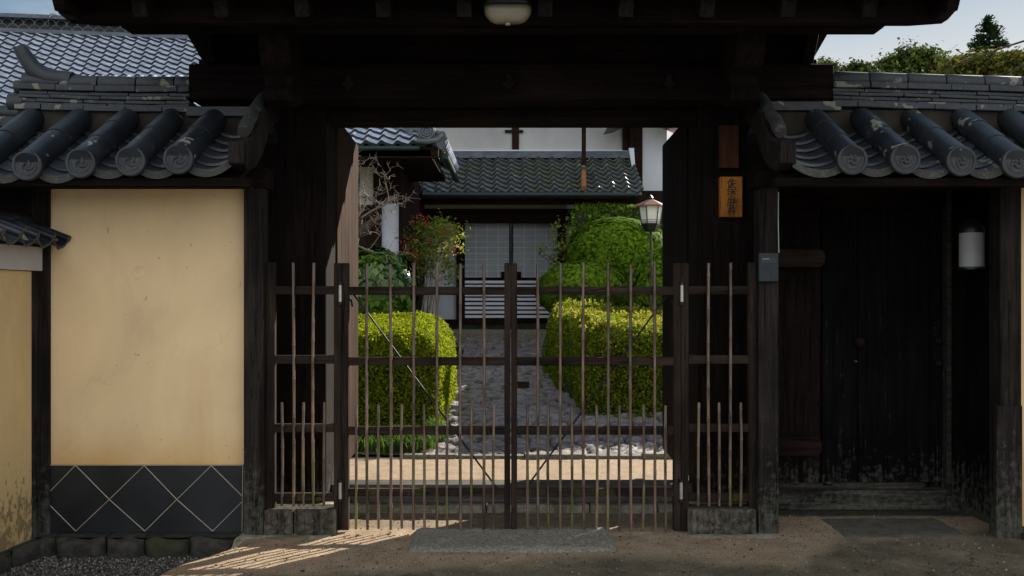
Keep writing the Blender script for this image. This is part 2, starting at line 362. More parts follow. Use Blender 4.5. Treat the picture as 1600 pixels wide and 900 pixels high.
M['plinth'] = stonemat('plinth_stone', (.13, .115, .09), (.33, .30, .24), 22, moss=(.10, .09, .03))
M['gravel'] = stonemat('dark_gravel_bed', (.03, .03, .028), (.12, .12, .11), 60, bs=1)
M['gravelst'], nt_, b_ = newmat('gravel_stones')
g_ = nt_.nodes.new('ShaderNodeNewGeometry'); r_ = ramp(nt_, [(0, (.03, .027, .022)), (.55, (.105, .098, .085)), (.9, (.2, .19, .17)), (1, (.42, .4, .36))])
nt_.links.new(g_.outputs['Random Per Island'], r_.inputs[0]); nt_.links.new(r_.outputs[0], b_.inputs['Base Color']); b_.inputs['Roughness'].default_value = .8
# apron: sand against worn concrete, by the real patch outline stored on the mesh
M['apron'], nt_, b_ = newmat('sand_and_concrete')
n1 = noise(nt_, coords(nt_, (1, 1, 1), False), 7, 8, .65); r1 = ramp(nt_, [(.3, (.25, .18, .115)), (.7, (.42, .315, .21))]); nt_.links.new(n1.outputs['Fac'], r1.inputs[0])
n2 = noise(nt_, coords(nt_, (1, 1, 1), False), 3, 9, .7); r2 = ramp(nt_, [(.3, (.085, .07, .046)), (.5, (.15, .123, .082)), (.7, (.26, .21, .14))]); nt_.links.new(n2.outputs['Fac'], r2.inputs[0])
n3 = noise(nt_, coords(nt_, (1, 1, 1), False), 120, 5, .8); at = nt_.nodes.new('ShaderNodeAttribute'); at.attribute_name = 'conc'
f_ = mathn(nt_, 'ADD', at.outputs['Fac'], mathn(nt_, 'MULTIPLY', mathn(nt_, 'SUBTRACT', n1.outputs['Fac'], .5), 1.3)); rr_ = ramp(nt_, [(.2, (0, 0, 0)), (.8, (1, 1, 1))]); nt_.links.new(f_, rr_.inputs[0])
vo_ = nt_.nodes.new('ShaderNodeTexVoronoi'); vo_.feature = 'DISTANCE_TO_EDGE'; vo_.inputs['Scale'].default_value = 1.5
va_ = nt_.nodes.new('ShaderNodeVectorMath'); va_.operation = 'ADD'; vs_ = nt_.nodes.new('ShaderNodeVectorMath'); vs_.operation = 'SCALE'; vs_.inputs['Scale'].default_value = .35
nt_.links.new(noise(nt_, coords(nt_, (1, 1, 1), False), 5, 5).outputs['Color'], vs_.inputs[0]); nt_.links.new(coords(nt_, (1, 1, 1), False).outputs[0], va_.inputs[0]); nt_.links.new(vs_.outputs[0], va_.inputs[1]); nt_.links.new(va_.outputs[0], vo_.inputs['Vector'])
ck_ = mathn(nt_, 'MULTIPLY', mathn(nt_, 'LESS_THAN', vo_.outputs['Distance'], .006), .7)
c_ = mixc(nt_, rr_.outputs[0], r1.outputs[0], mixc(nt_, ck_, r2.outputs[0], (.02, .018, .013)))
sp_ = ramp(nt_, [(.36, (.35, .34, .33)), (.5, (.95, .95, .95)), (.62, (1.25, 1.22, 1.2)), (.7, (2.1, 2.0, 1.9))]); nt_.links.new(n3.outputs['Fac'], sp_.inputs[0])
mm = nt_.nodes.new('ShaderNodeMix'); mm.data_type = 'RGBA'; mm.blend_type = 'MULTIPLY'; mm.inputs[0].default_value = 1
nt_.links.new(c_, mm.inputs[6]); nt_.links.new(sp_.outputs[0], mm.inputs[7]); nt_.links.new(mm.outputs[2], b_.inputs['Base Color']); b_.inputs['Roughness'].default_value = .9; b_.inputs['Specular IOR Level'].default_value = .2
bump(nt_, b_, n3.outputs['Fac'], .9, .008)
M['soil'] = stonemat('mossy_soil', (.03, .03, .015), (.10, .085, .05), 8)
M['street'] = stonemat('street_concrete', (.12, .115, .105), (.2, .19, .175), 20)
M['path'] = stonemat('path_stone', (.10, .085, .085), (.38, .33, .325), 14, bs=1, bd=.02, rough=.6)
pn_ = M['path'].node_tree; pb_ = pn_.nodes['Principled BSDF']; pl_ = pb_.inputs['Base Color'].links[0].from_socket; pa_ = pn_.nodes.new('ShaderNodeAttribute'); pa_.attribute_name = 'joint'
pn_.links.new(mixc(pn_, pa_.outputs['Fac'], (.03, .028, .018), pl_), pb_.inputs['Base Color']); pb_.inputs['Specular IOR Level'].default_value = .2
M['litter'] = leafmat('dry_leaf', [(.05, .03, .015), (.14, .08, .03), (.22, .15, .06)], .1, .8)
M['hedge_leaf'] = leafmat('yellow_green_leaf', [(.07, .11, .004), (.15, .20, .006), (.26, .31, .01), (.12, .165, .005)], .38, .6)
M['hedge_core'] = plain('hedge_twigs', (.016, .021, .008), .9)
M['hedge_leaf2'] = leafmat('bright_hedge_leaf', [(.055, .09, .005), (.12, .165, .008), (.25, .29, .02), (.09, .13, .006)], .38, .6)
M['hedge_tip'] = leafmat('golden_shoot', [(.32, .30, .04), (.38, .32, .07), (.26, .28, .035)], .35)
M['azalea'] = leafmat('azalea_leaf', [(.018, .05, .004), (.085, .165, .009), (.19, .29, .022), (.05, .105, .006)], .3, .75)
M['camellia'] = leafmat('camellia_leaf', [(.012, .035, .008), (.05, .11, .018), (.14, .22, .035)], .12, .2)
M['needle'] = leafmat('yew_needle', [(.05, .10, .012), (.10, .18, .018), (.17, .27, .03)], .3, .6)
M['nandina'] = leafmat('nandina_leaf', [(.07, .15, .02), (.16, .24, .03), (.24, .28, .04), (.22, .18, .03), (.10, .2, .03)], .35)
M['berry'] = plain('red_berry', (.60, .02, .03), .3, bs=0)
M['bark'] = stonemat('lichened_bark', (.12, .10, .08), (.42, .37, .31), 25)
M['bark_pale'] = stonemat('pale_twig_bark', (.09, .07, .06), (.27, .22, .185), 25)
M['bark_dark'] = stonemat('dark_bark', (.03, .025, .02), (.09, .075, .06), 25)
M['treeleaf'] = leafmat('distant_broadleaf', [(.02, .04, .01), (.06, .09, .02), (.11, .13, .03)], .2, .8)
M['treeleaf2'] = leafmat('distant_olive_leaf', [(.04, .05, .01), (.10, .11, .02), (.16, .15, .03)], .2, .8)
M['conifer'] = leafmat('conifer_needle', [(.012, .03, .012), (.025, .05, .018), (.04, .07, .02)], .1, .8)
M['grass'] = leafmat('grass_blade', [(.05, .12, .015), (.09, .18, .02), (.04, .09, .02)], .3)

# ------------------------------------------------------------------ foliage tools
def quads_at(c, nrm, size, aspect=1.7, tilt=.7, seed=0):
    g = np.random.default_rng(seed); n = len(c)
    a = nrm + g.normal(size=(n, 3))*tilt; a /= np.linalg.norm(a, axis=1)[:, None]
    t = g.normal(size=(n, 3)); t -= (t*a).sum(1)[:, None]*a; t /= np.linalg.norm(t, axis=1)[:, None]
    b = np.cross(a, t); s = size*(.6+.8*g.random(n))[:, None]
    v = np.stack([c - t*s*aspect/2, c + b*s/2 + a*s*.12, c + t*s*aspect/2, c - b*s/2 + a*s*.12], 1).reshape(-1, 3)
    return v, np.arange(4*n).reshape(-1, 4)
def leaves(name, c, nrm, size, mat, parent, aspect=1.7, tilt=.9, seed=0):
    v, q = quads_at(np.asarray(c, float), np.asarray(nrm, float), size, aspect, tilt, seed)
    o = npmesh(name, v, q, mat, parent); o['kind'] = 'stuff' if parent is None else None
    if parent is not None: del o['kind']
    return o
def rbox_points(poly, z0, z1, n, rr, seed, zslope=None, lump=.05):
    """points and normals over the rounded skin of a clipped hedge with a polygon footprint"""
    g = np.random.default_rng(seed); poly = np.array(poly, float); m = len(poly)
    cen = poly.mean(0); pts = []; nr_ = []
    ed = [(poly[i], poly[(i+1) % m]) for i in range(m)]
    per = sum(np.linalg.norm(b-a) for a, b in ed); hgt = z1-z0
    area_top = .5*abs(sum(a[0]*b[1]-a[1]*b[0] for a, b in ed)); tot = per*hgt + area_top
    for a, b in ed:
        k = int(n*np.linalg.norm(b-a)*hgt/tot); t = g.random(k); h = g.random(k)
        p = a+(b-a)*t[:, None]; d = b-a; nn = np.array([d[1], -d[0]])/np.linalg.norm(d)
        if np.dot(nn, (a+b)/2-cen) < 0: nn = -nn
        pts.append(np.column_stack([p, z0+h*hgt])); nr_.append(np.column_stack([np.tile(nn, (k, 1)), np.zeros(k)]))
    k = int(n*area_top/tot); lo, hi = poly.min(0), poly.max(0); p = lo+(hi-lo)*g.random((k*3, 2))
    ins = np.zeros(len(p), bool)
    for a, b in ed:
        c1 = ((a[1] > p[:, 1]) != (b[1] > p[:, 1])) & (p[:, 0] < (b[0]-a[0])*(p[:, 1]-a[1])/(b[1]-a[1]+1e-9)+a[0]); ins ^= c1
    p = p[ins][:k]; pts.append(np.column_stack([p, np.full(len(p), z1)])); nr_.append(np.tile([0, 0, 1.], (len(p), 1)))
    P_, N_ = np.vstack(pts), np.vstack(nr_)
    # round the top edges by distance to the footprint's outline
    best = np.full(len(P_), 9.); bn = np.zeros((len(P_), 2))
    for a, b in ed:
        d = b-a; t = np.clip(((P_[:, :2]-a)@d)/(d@d), 0, 1); e = np.linalg.norm(P_[:, :2]-(a+t[:, None]*d), axis=1)
        nn = np.array([d[1], -d[0]])/np.linalg.norm(d)
        if np.dot(nn, (a+b)/2-cen) < 0: nn = -nn
        w_ = np.exp(-e/.06)+1e-6; bn += nn*w_[:, None]; best = np.minimum(best, e)
    bn /= np.linalg.norm(bn, axis=1)[:, None]+1e-9
    istop = N_[:, 2] > .5; r1 = istop & (best < rr); k1 = rr-best[r1]; zz_ = np.sqrt(rr*rr-k1**2)
    P_[r1, 2] = z1-rr+zz_; N_[r1] = np.column_stack([bn[r1]*(k1/rr)[:, None], zz_/rr])
    r2 = (~istop) & (P_[:, 2] > z1-rr); h = P_[r2, 2]-(z1-rr); inn = rr-np.sqrt(np.maximum(0, rr*rr-h*h))
    P_[r2, :2] -= bn[r2]*inn[:, None]; N_[r2] = np.column_stack([bn[r2]*(1-inn/rr)[:, None], h/rr])
    P_ += N_*((fbm(P_[:, 0]*2.6+P_[:, 2]*1.7, P_[:, 1]*2.6-P_[:, 2]*1.3, seed)-.5)*lump*2.4)[:, None]
    P_ += N_*(g.random(len(P_))**1.6*-.085+.02*g.random(len(P_))**6)[:, None]
    if zslope: P_[:, 2] += zslope(P_[:, 0], P_[:, 1])*((P_[:, 2]-z0)/hgt)
    return P_, N_
def ellip_points(c, r, n, seed, lump=.08, zmin=-9, depth=.1):
    g = np.random.default_rng(seed); d = g.normal(size=(n, 3)); d /= np.linalg.norm(d, axis=1)[:, None]
    lum = 1+(fbm(d[:, 0]*2.5+5, d[:, 1]*2.5+d[:, 2]*2+9, seed)-.47)*lump*4
    p = np.array(c)+d*np.array(r)*(lum*(1-depth*g.random(n)**1.5))[:, None]
    nn = d/np.array(r); nn /= np.linalg.norm(nn, axis=1)[:, None]
    k = p[:, 2] > zmin; return p[k], nn[k]
def blob(c, r, seed, sc=.86, lump=.08, nu=28, nv=16, zmin=-9):
    def fn(u, v):
        th = u*2*math.pi; ph = v*math.pi; d = np.array([math.cos(th)*math.sin(ph), math.sin(th)*math.sin(ph), math.cos(ph)])
        l = 1+(float(fbm(d[0]*2.5+5, d[1]*2.5+d[2]*2+9, seed))-.47)*lump*4
        p = np.array(c)+d*np.array(r)*l*sc; p[2] = max(p[2], zmin); return tuple(p)
    m = MB(); m.grid(fn, nu, nv); return m

# ================================================================== SETTING: ground
def gz(y):                                           # courtyard rises behind the sand strip
    return np.where(y < 8.72, 0.0, np.where(y < 17, .05+(y-8.72)*.0905, .80+(y-17)*.02))
g0 = MB(); g0.add([(-1500, -300, -.17), (1500, -300, -.17), (1500, 2500, -.17), (-1500, 2500, -.17)], [(0, 1, 2, 3)])
tag(g0.build('street_ground', M['street']), 'dark street surface running past the gate', 'ground', kind='structure')
def edge_left(y): return -1.60-.25*np.clip(5.75-y, 0, 3)+.05*np.sin(y*7)
def zap(x, y):
    t = np.clip((x-(edge_left(y)-.12))/.16, 0, 1); t = t*t*(3-2*t)
    z = -.20*(1-t)*(y < 6.3)
    z = z-.012*np.clip(5.6-y, 0, 2) + (fbm(x*1.7, y*1.7, 3)-.47)*.03*(y < 6.4) + (fbm(x*11, y*11, 8)-.47)*.008
    return z
ap, xx, yy = heightgrid('entrance_apron', np.arange(-2.1, 4.6, .022), np.arange(3.6, 8.76, .022), zap, M['apron'])
pxx = 800+xx/yy*F; pyy = HY+H*F/yy                    # where the real patches lie, measured once from the photograph
def sst(a, b, v): t = np.clip((v-a)/(b-a), 0, 1); return t*t*(3-2*t)
edge = 5.2+.12*np.sin(xx*2.1+.6)-.10*sst(-.4, -1.6, xx) + .75*sst(1.45, 2.0, xx)
c_ = sst(.2, -.2, yy-edge+(fbm(xx*2.3, yy*2.3, 44)-.47)*.35)
c_ = np.maximum(c_, .55*sst(.15, 0, np.abs(yy-6.32)-.22)*(np.abs(xx) < 1.3))
c_ = np.where(yy > 6.8, .12, c_); c_ = np.maximum(c_, sst(-1.35, -1.7, xx)*(yy < 5.9)*.35)
attr(ap, 'conc', c_)
tag(ap, 'pale sand and worn concrete in front of the gate', 'ground', kind='structure')
gv = MB(); gv.add([(-4.5, 3.2, -.13), (-1.55, 3.2, -.13), (-1.55, 6.0, -.13), (-4.5, 6.0, -.13)], [(0, 1, 2, 3)])
tag(gv.build('gravel_bed', M['gravel']), 'bed below the loose gravel', 'ground', kind='structure')
# loose gravel
n = 15000; gx = -3.1+1.75*nr.random(n); gy = 4.75+1.15*nr.random(n); k = gx < edge_left(gy)+.01*nr.normal(size=n)+.05; gx, gy = gx[k], gy[k]; n = len(gx)
octa = np.array([(1,0,0),(-1,0,0),(0,1,0),(0,-1,0),(0,0,1),(0,0,-1)], float); tri = np.array([(0,2,4),(2,1,4),(1,3,4),(3,0,4),(2,0,5),(1,2,5),(3,1,5),(0,3,5)])
s_ = (.0035+.005*nr.random((n, 1, 3)))*np.array([1.2, 1.2, .8]); ang = nr.random(n)*6.28
v_ = octa[None]*s_*(1+.35*nr.normal(size=(n, 6, 1)).clip(-1, 1)); ca, sa = np.cos(ang)[:, None], np.sin(ang)[:, None]
v_ = np.stack([v_[:, :, 0]*ca-v_[:, :, 1]*sa, v_[:, :, 0]*sa+v_[:, :, 1]*ca, v_[:, :, 2]+.3*v_[:, :, 0]], -1)
v_ += np.stack([gx, gy, -.126+.008*nr.random(n)], -1)[:, None]
o = npmesh('loose_gravel', v_.reshape(-1, 3), (tri[None]+6*np.arange(n)[:, None, None]).reshape(-1, 3), M['gravelst'], tri=True)
tag(o, 'dark loose gravel beside the ochre wall', 'gravel', kind='stuff')
# sand debris
n = 3800; gx = -1.6+4.4*nr.random(n); gy = 4.95+1.5*nr.random(n); s_ = (.0018+.006*nr.random((n, 1, 1))**3)
v_ = octa[None]*s_*(1+.3*nr.normal(size=(n, 6, 3)).clip(-1, 1)); v_ += np.stack([gx, gy, zap(gx, gy)+.001], -1)[:, None]
o = npmesh('grit', v_.reshape(-1, 3), (tri[None]+6*np.arange(n)[:, None, None]).reshape(-1, 3), M['gravelst'], tri=True)
tag(o, 'grit and crumbs scattered on the sand before the gate', 'grit', kind='stuff')

n = 90; c_l = np.column_stack([-1.5+4.2*nr.random(n), 5.0+1.4*nr.random(n), np.zeros(n)]); c_l[:, 2] = zap(c_l[:, 0], c_l[:, 1])+.006
o = leaves('fallen_leaves', c_l, np.tile([0, 0, 1.], (n, 1)), .016, M['litter'], None, 1.8, .35, 77); tag(o, 'small dry brown leaves lying on the sand', 'fallen leaves', kind='stuff')
# courtyard and path
cy, xx, yy = heightgrid('courtyard_ground', np.linspace(-16, 22, 90), np.concatenate([np.arange(8.72, 18, .15), np.linspace(18.2, 60, 30)]),
    lambda x, y: gz(y)-.03+(fbm(x*1.2, y*1.2, 5)-.47)*.05, M['soil'])
tag(cy, 'mossy soil of the courtyard under the hedges', 'ground', kind='structure')
sideg = MB()
for a, b in ((-16, -2.08), (4.55, 22)): sideg.add([(a, 6.0, -.01), (b, 6.0, -.01), (b, 8.8, .03), (a, 8.8, .03)], [(0, 1, 2, 3)])
tag(sideg.build('inner_yard_ground', M['soil']), 'soil behind the side walls', 'ground', kind='structure')
seeds = []
y_ = 8.8
while y_ < 17.0:
    x_ = -1.0+rnd.random()*.2
    while x_ < 2.4:
        seeds.append((x_+rnd.uniform(-.07, .07), y_+rnd.uniform(-.06, .06))); x_ += rnd.uniform(.15, .33)
    y_ += rnd.uniform(.11, .18)
seeds = np.array(seeds); sh = nr.random((len(seeds), 3))
xs, ys = np.arange(-.95, 2.3, .02), np.arange(8.72, 16.9, .02); xx, yy = np.meshgrid(xs, ys)
wx = xx+(fbm(xx*3, yy*3, 21)-.47)*.16; wy = yy+(fbm(xx*3+40, yy*3, 22)-.47)*.12
zz = np.zeros_like(xx); JT = np.zeros_like(xx)
for r0 in range(0, len(ys), 10):
    a, b = wx[r0:r0+10].ravel(), wy[r0:r0+10].ravel()
    sel = np.where(np.abs(seeds[:, 1]-ys[min(r0+5, len(ys)-1)]) < .75)[0]
    d = ((a[:, None]-seeds[sel, 0])*.72)**2+((b[:, None]-seeds[sel, 1])*1.15)**2; o2 = np.argsort(d, 1)[:, :2]
    d1 = np.sqrt(np.take_along_axis(d, o2, 1)); e = d1[:, 1]-d1[:, 0]; idx = sel[o2[:, 0]]
    t = np.clip(e/.032, 0, 1); t = t*t*(3-2*t)
    JT[r0:r0+10] = t.reshape(zz[r0:r0+10].shape)
    z = .055*t+sh[idx, 0]*.03 + (a-seeds[idx, 0])*(sh[idx, 1]-.5)*.12+(b-seeds[idx, 1])*(sh[idx, 2]-.5)*.18
    zz[r0:r0+10] = z.reshape(zz[r0:r0+10].shape)
zz *= .15+.85*sst(8.72, 9.3, yy); zz += gz(np.maximum(yy, 8.73))-.035+(fbm(xx*6, yy*9, 9)-.47)*.05+(fbm(xx*20, yy*26, 2)-.47)*.028
i = np.arange(len(xs)-1)[None, :]+np.arange(len(ys)-1)[:, None]*len(xs); q = np.stack([i, i+1, i+1+len(xs), i+len(xs)], -1)
keep = np.ones(q.shape[:2], bool); xm, ym = xx[:-1, :-1], yy[:-1, :-1]
right = 1.9-sst(9.3, 12.5, ym)*1.2+.1*np.sin(ym*3); left = -.78+.06*np.sin(ym*4)
keep &= (xm > left) & (xm < np.maximum(right, .62))
o = npmesh('stone_path', np.stack([xx, yy, zz], -1).reshape(-1, 3), q[keep], M['path'], smooth=True)
attr(o, 'joint', JT); tag(o, 'uneven crazy paved stone path climbing to the hall door', 'path', kind='structure')
kb = MB(); x_ = -.95
while x_ < 2.05:
    l = rnd.uniform(.3, .6); kb.box((x_, 8.64+rnd.uniform(-.015, .01), -.03), (x_+l-.008, 8.74, .035+rnd.uniform(-.01, .01))); x_ += l
tag(kb.build('path_kerb', M['granite'], bevel=.01), 'low stone kerb at the foot of the path', 'kerb', kind='structure')

# ================================================================== GATE
gate = thing('temple_gate', 'dark timber roofed gate with thick pillars and lintel framing the courtyard', 'gate', (0, 6.5, 0))
def part(mb, name, mat, parent=gate, bevel=.004): return mb.build(name, mat, parent, bevel)
for s in (-1, 1):
    x0, x1 = sorted((s*1.188, s*1.62))
    part(MB().box((x0, 6.36, .09), (x1, 6.70, 2.9)), 'pillar', M['gate_v'], bevel=.012)
    part(MB().box((x0-.05, 6.30, -.02), (x1+.05, 6.76, .09)), 'pillar_base', M['plinth'], bevel=.015)
    xa, xb = sorted((s*1.57, s*1.60))
    sp = MB()
    for k in range(3): sp.box((xa, 5.99+k*.123, .12), (xb, 5.99+k*.123+.118, 2.45))
    part(sp, 'side_board', M['gate_v'])
    sp = MB()
    for k in range(2):
        a, b = sorted((s*(1.625+k*.0), s*1.66)); 
    # carved bracket arm reaching forward
    prof = [(6.10, 2.86), (6.10, 2.60), (5.98, 2.55), (5.86, 2.52), (5.78, 2.545), (5.755, 2.60), (5.80, 2.64), (5.78, 2.69), (5.70, 2.73), (5.66, 2.80), (5.62, 2.90), (5.60, 3.06), (5.9, 3.1)]
    part(MB().prism(prof, 'x', s*1.365-.085-.01*s, s*1.365+.085-.01*s), 'bracket_arm', M['gate_v'], bevel=.01)
part(MB().box((-1.985, 6.10, 2.616), (1.975, 6.44, 2.835)), 'main_lintel', M['gate_x'], bevel=.012)
part(MB().box((-1.185, 6.40, 2.535), (1.185, 6.66, 2.612)), 'door_head', M['gate_x'])
for px in (545, 795, 1045):
    x = X(px, 6.1); m = MB(); m.prism([(x-.045, 2.71), (x, 2.665), (x+.045, 2.71), (x+.02, 2.725), (x+.018, 2.765), (x-.018, 2.765), (x-.02, 2.725)], 'y', 6.072, 6.1)
    part(m, 'nail_cover', M['gate_y'], bevel=.006)
part(MB().box((-1.84, 6.2, 2.838), (1.80, 6.36, 3.36)), 'gable_wall', M['gate_x'])
for s in (-1, 1):
    m = MB(); prof = [(6.08, 2.838), (6.5, 2.838), (6.62, 2.95), (6.66, 3.2), (6.28, 3.36), (5.9, 3.2), (5.96, 3.0)]; x = s*1.83-.02
    m.prism(prof, 'x', x-.035, x+.035); part(m, 'gable_strut', M['gate_v'], bevel=.008)
for y in (5.6, 6.96):
    part(MB().prism([(-2.17, 3.05), (-2.17, 2.91), (-2.16, 2.897), (2.06, 2.897), (2.11, 2.945), (2.11, 3.05)], 'y', y-.07, y+.07), 'purlin', M['gate_x'])
part(MB().box((-2.2, 6.21, 3.365), (2.15, 6.35, 3.5)), 'ridge_beam', M['gate_x'])
SL = .50
for i in range(11):
    px = 473+(i-3)*126.2; x = X(px, 5.2)
    if abs(x) > 2.3: continue
    for side in (-1, 1):
        m = MB(); ye = 5.17 if side < 0 else 8.25
        m.beam((x, ye, 2.905), (x, 6.28, 2.905+abs(6.28-ye)*(SL if side < 0 else .29)), .075, .095)
        part(m, 'rafter', M['gate_y'])
for y, z, hh in ((5.36, 2.99, .105),):
    part(MB().prism([(-2.455, z+.08), (-2.46, z+.03), (-2.43, z+.01), (-2.445, z-.02), (-2.425, z-.07), (-2.38, z-.105), (-2.2, z-.118), (2.15, z-.118), (2.33, z-.105), (2.37, z-.06), (2.395, z-.02), (2.375, z+.01), (2.41, z+.03), (2.405, z+.08)], 'y', y-.04, y+.04), 'eave_board', M['gate_x'])
def roofslab(ya, za, yb, zb, t, x0=-2.33, x1=2.26):
    m = MB(); m.prism([(ya, za), (yb, zb), (yb, zb+t), (ya, za+t)], 'x', x0, x1); return m
part(roofslab(5.08, 2.94, 6.28, 3.53, .05), 'roof_boarding', M['gate_x'])
part(roofslab(6.281, 3.53, 8.3, 2.945, .05), 'roof_boarding', M['gate_x'])
for s in (-1, 1):
    xa = -2.345 if s < 0 else 2.225
    m = MB(); m.prism([(5.02, 2.99), (5.10, 2.87), (5.3, 2.90), (6.28, 3.38), (6.28, 3.62)], 'x', xa, xa+.06); part(m, 'barge_board', M['gate_x'])
def roll_row(m, p, q, r, seg=12, n=3, step=.004):
    p, q = Vector(p), Vector(q)
    for k in range(n):
        a = p.lerp(q, k/n); b = p.lerp(q, (k+1)/n+(.03 if k < n-1 else 0)); m.tube([a, a.lerp(b, .04), a.lerp(b, .85), b], [r, r+.002, r-step*.5, r-step], seg)
tl = MB()
for k in range(16):
    x = -2.26+k*.296; roll_row(tl, (x, 5.02, 3.06), (x, 6.25, 3.66), .07, 10, 4); roll_row(tl, (x, 8.3, 3.04), (x, 6.3, 3.66), .07, 10, 5)
tl.beam((-2.32, 5.03, 3.03), (2.25, 5.03, 3.03), .05, .06)
part(roofslab(5.04, 2.995, 6.28, 3.585, .04), 'tile_bed', M['tile']); part(roofslab(6.281, 3.585, 8.32, 2.997, .04), 'tile_bed', M['tile'])
part(tl, 'roof_tiles', M['tile'], bevel=0)
part(MB().box((-2.3, 6.14, 3.63), (2.24, 6.42, 3.95)), 'roof_ridge', M['tile_ridge'])
# sill and its stone
part(MB().box((-1.185, 6.52, .055), (1.185, 6.70, .175)), 'sill', M['sill'])
stn = MB(); x_ = -1.18
while x_ < 1.1:
    l = rnd.uniform(.35, .7); stn.box((x_, 6.47+rnd.uniform(-.02, .01), -.03), (min(1.18, x_+l)-.006, 6.72, .052)); x_ += l
part(stn, 'sill_stone', M['plinth'], bevel=.012)
# opened door leaves
for s in (-1, 1):
    xh, xe = s*1.185, s*(1.232 if s < 0 else 1.205)
    def lp(t, off, z): return (xh+(xe-xh)*t+s*off, 6.76+1.22*t, z)
    lf = MB()
    for k in range(6):
        a, b = k/6+.003, (k+1)/6-.002
        vs = [lp(t, o_, z) for z in (.19, 2.62) for t, o_ in ((a, 0), (b, 0), (b, .045), (a, .045))]
        lf.add(vs, [(0, 3, 2, 1), (4, 5, 6, 7), (0, 1, 5, 4), (1, 2, 6, 5), (2, 3, 7, 6), (3, 0, 4, 7)])
    leaf = part(lf, 'door_leaf', M['door'] if s < 0 else M['gate_v'])  # left leaf coloured browner as sunlit, right leaf blacker as shaded
    for z in (.42, 1.42, 2.4):
        m = MB(); vs = [lp(t, o_, zz_) for zz_ in (z-.06, z+.06) for t, o_ in ((.01, .046), (.99, .046), (.99, .085), (.01, .085))]
        m.add(vs, [(0, 3, 2, 1), (4, 5, 6, 7), (0, 1, 5, 4), (1, 2, 6, 5), (2, 3, 7, 6), (3, 0, 4, 7)]); m.build('batten', M['door'] if s < 0 else M['gate_v'], leaf, .003)
    m = MB(); c = Vector(lp(.08, -.03, 1.37)); m.tube([c+Vector((0, 0, 0)), c+Vector((-s*.05, 0, .02))], [.014, .01], 8); m.tube([c+Vector((-s*.05, 0, .02)), c+Vector((-s*.055, .03, -.03))], .008, 6)
    m.build('latch_hook', M['iron'], leaf)

# ------------------------------------------------------------------ bamboo fence across the opening
FD = 5.95
def zf(py): return Z(py, FD)
def bamboo(px, top, bot, parent, r=.0088, d=FD-.03):
    x = X(px, FD); z0, z1 = zf(bot), zf(top); pts, rad = [], []; z = z0; bx = rnd.uniform(-.006, .006); nn = rnd.uniform(.05, .15)
    L_ = z1-z0; lean = rnd.uniform(-.004, .004)
    def pt(z): t = (z-z0)/L_; return (x+bx*math.sin(t*3.14)+lean*(t-.5), d, z)
    pts.append(pt(z0)); rad.append(r*.95); zn = z0+nn
    while zn < z1-.02:
        for dz, k in ((-.012, 1), (-.004, 1.22), (.001, .96), (.006, 1.16), (.012, 1)): pts.append(pt(zn+dz)); rad.append(r*k)
        zn += rnd.uniform(.11, .24)
    pts.append(pt(z1)); rad.append(r*.97)
    m = MB(); m.tube(pts, rad, 8); return m.build('bamboo_pole', M['bamboo'], parent)
def vbar(pa, pb, top, bot, name, parent, mat=None, d0=FD-.012, d1=FD+.033): return MB().box((X(pa, FD), d0, zf(bot)), (X(pb, FD), d1, zf(top))).build(name, mat or M['fence'], parent, .003)
def hbar(pa, pb, ya, yb, parent, d0=FD-.016, d1=FD+.018): return MB().box((X(pa, FD), d0, zf(yb)), (X(pb, FD), d1, zf(ya))).build('rail', M['fence_x'], parent, .003)
GR = 'bamboo fence sections across the gateway'
fl = thing('fence_gate', 'left leaf of the low bamboo fence gate, hinged beside the dark left pillar', 'fence gate', (X(540, FD), FD, 0), GR)
vbar(534, 545, 411, 828, 'stile', fl); vbar(788, 797.3, 411, 826, 'stile', fl)
for a, b in ((448, 461), (558, 571), (666, 679), (763, 775)): hbar(545, 788, a, b, fl)
for px in (575, 611, 647, 683.5, 720, 756): bamboo(px, 411+rnd.uniform(-2, 3), 826, fl)
for px in (557.5, 592.5, 628.5, 663.5, 700, 737, 772): bamboo(px, 631+rnd.uniform(-1, 2), 826+rnd.uniform(-4, 2), fl, .0083)
MB().tube([(X(548, FD), FD+.04, zf(456)), (X(786, FD), FD+.04, zf(778))], .006, 6).build('brace_rod', M['iron'], fl)
fr = thing('fence_gate', 'right leaf of the low bamboo fence gate with the small wooden latch block', 'fence gate', (X(1060, FD), FD, 0), GR)
vbar(1052, 1063.3, 411, 828, 'stile', fr); vbar(798.8, 808, 411, 826, 'stile', fr)
for a, b in ((448, 461), (558, 571), (666, 679), (763, 775)): hbar(808, 1052, a, b, fr)
for px in (840, 875.5, 911.5, 949, 985, 1022): bamboo(px, 411+rnd.uniform(-2, 3), 827, fr)
for px in (824, 857, 893, 931, 967, 1004, 1039): bamboo(px, 631+rnd.uniform(-1, 2), 827+rnd.uniform(-4, 2), fr, .0083)
MB().tube([(X(1048, FD), FD+.04, zf(456)), (X(812, FD), FD+.04, zf(778))], .006, 6).build('brace_rod', M['iron'], fr)
MB().box((X(808.3, FD), FD-.035, zf(606)), (X(827, FD), FD+.01, zf(596))).build('latch_block', M['redwood'], fr, .003)
sl = thing('fixed_fence', 'fixed bamboo fence panel standing on two timber blocks at the left pillar', 'fence panel', (X(470, FD), FD, 0), GR)
vbar(416, 430, 410, 797, 'stile', sl); vbar(522, 533.4, 411, 828, 'stile', sl)
for a, b in ((447, 460), (555, 568), (662, 675), (770, 783)): hbar(430, 522, a, b, sl)
for px in (460, 491.5): bamboo(px, 411, 789, sl)
for px in (442, 476, 508): bamboo(px, 628, 789, sl, .0083)
sr = thing('fixed_fence', 'fixed bamboo fence panel on the single timber block below the name boards', 'fence panel', (X(1120, FD), FD, 0), GR)
vbar(1169, 1181, 410, 797, 'stile', sr); vbar(1064.2, 1075.5, 411, 828, 'stile', sr)
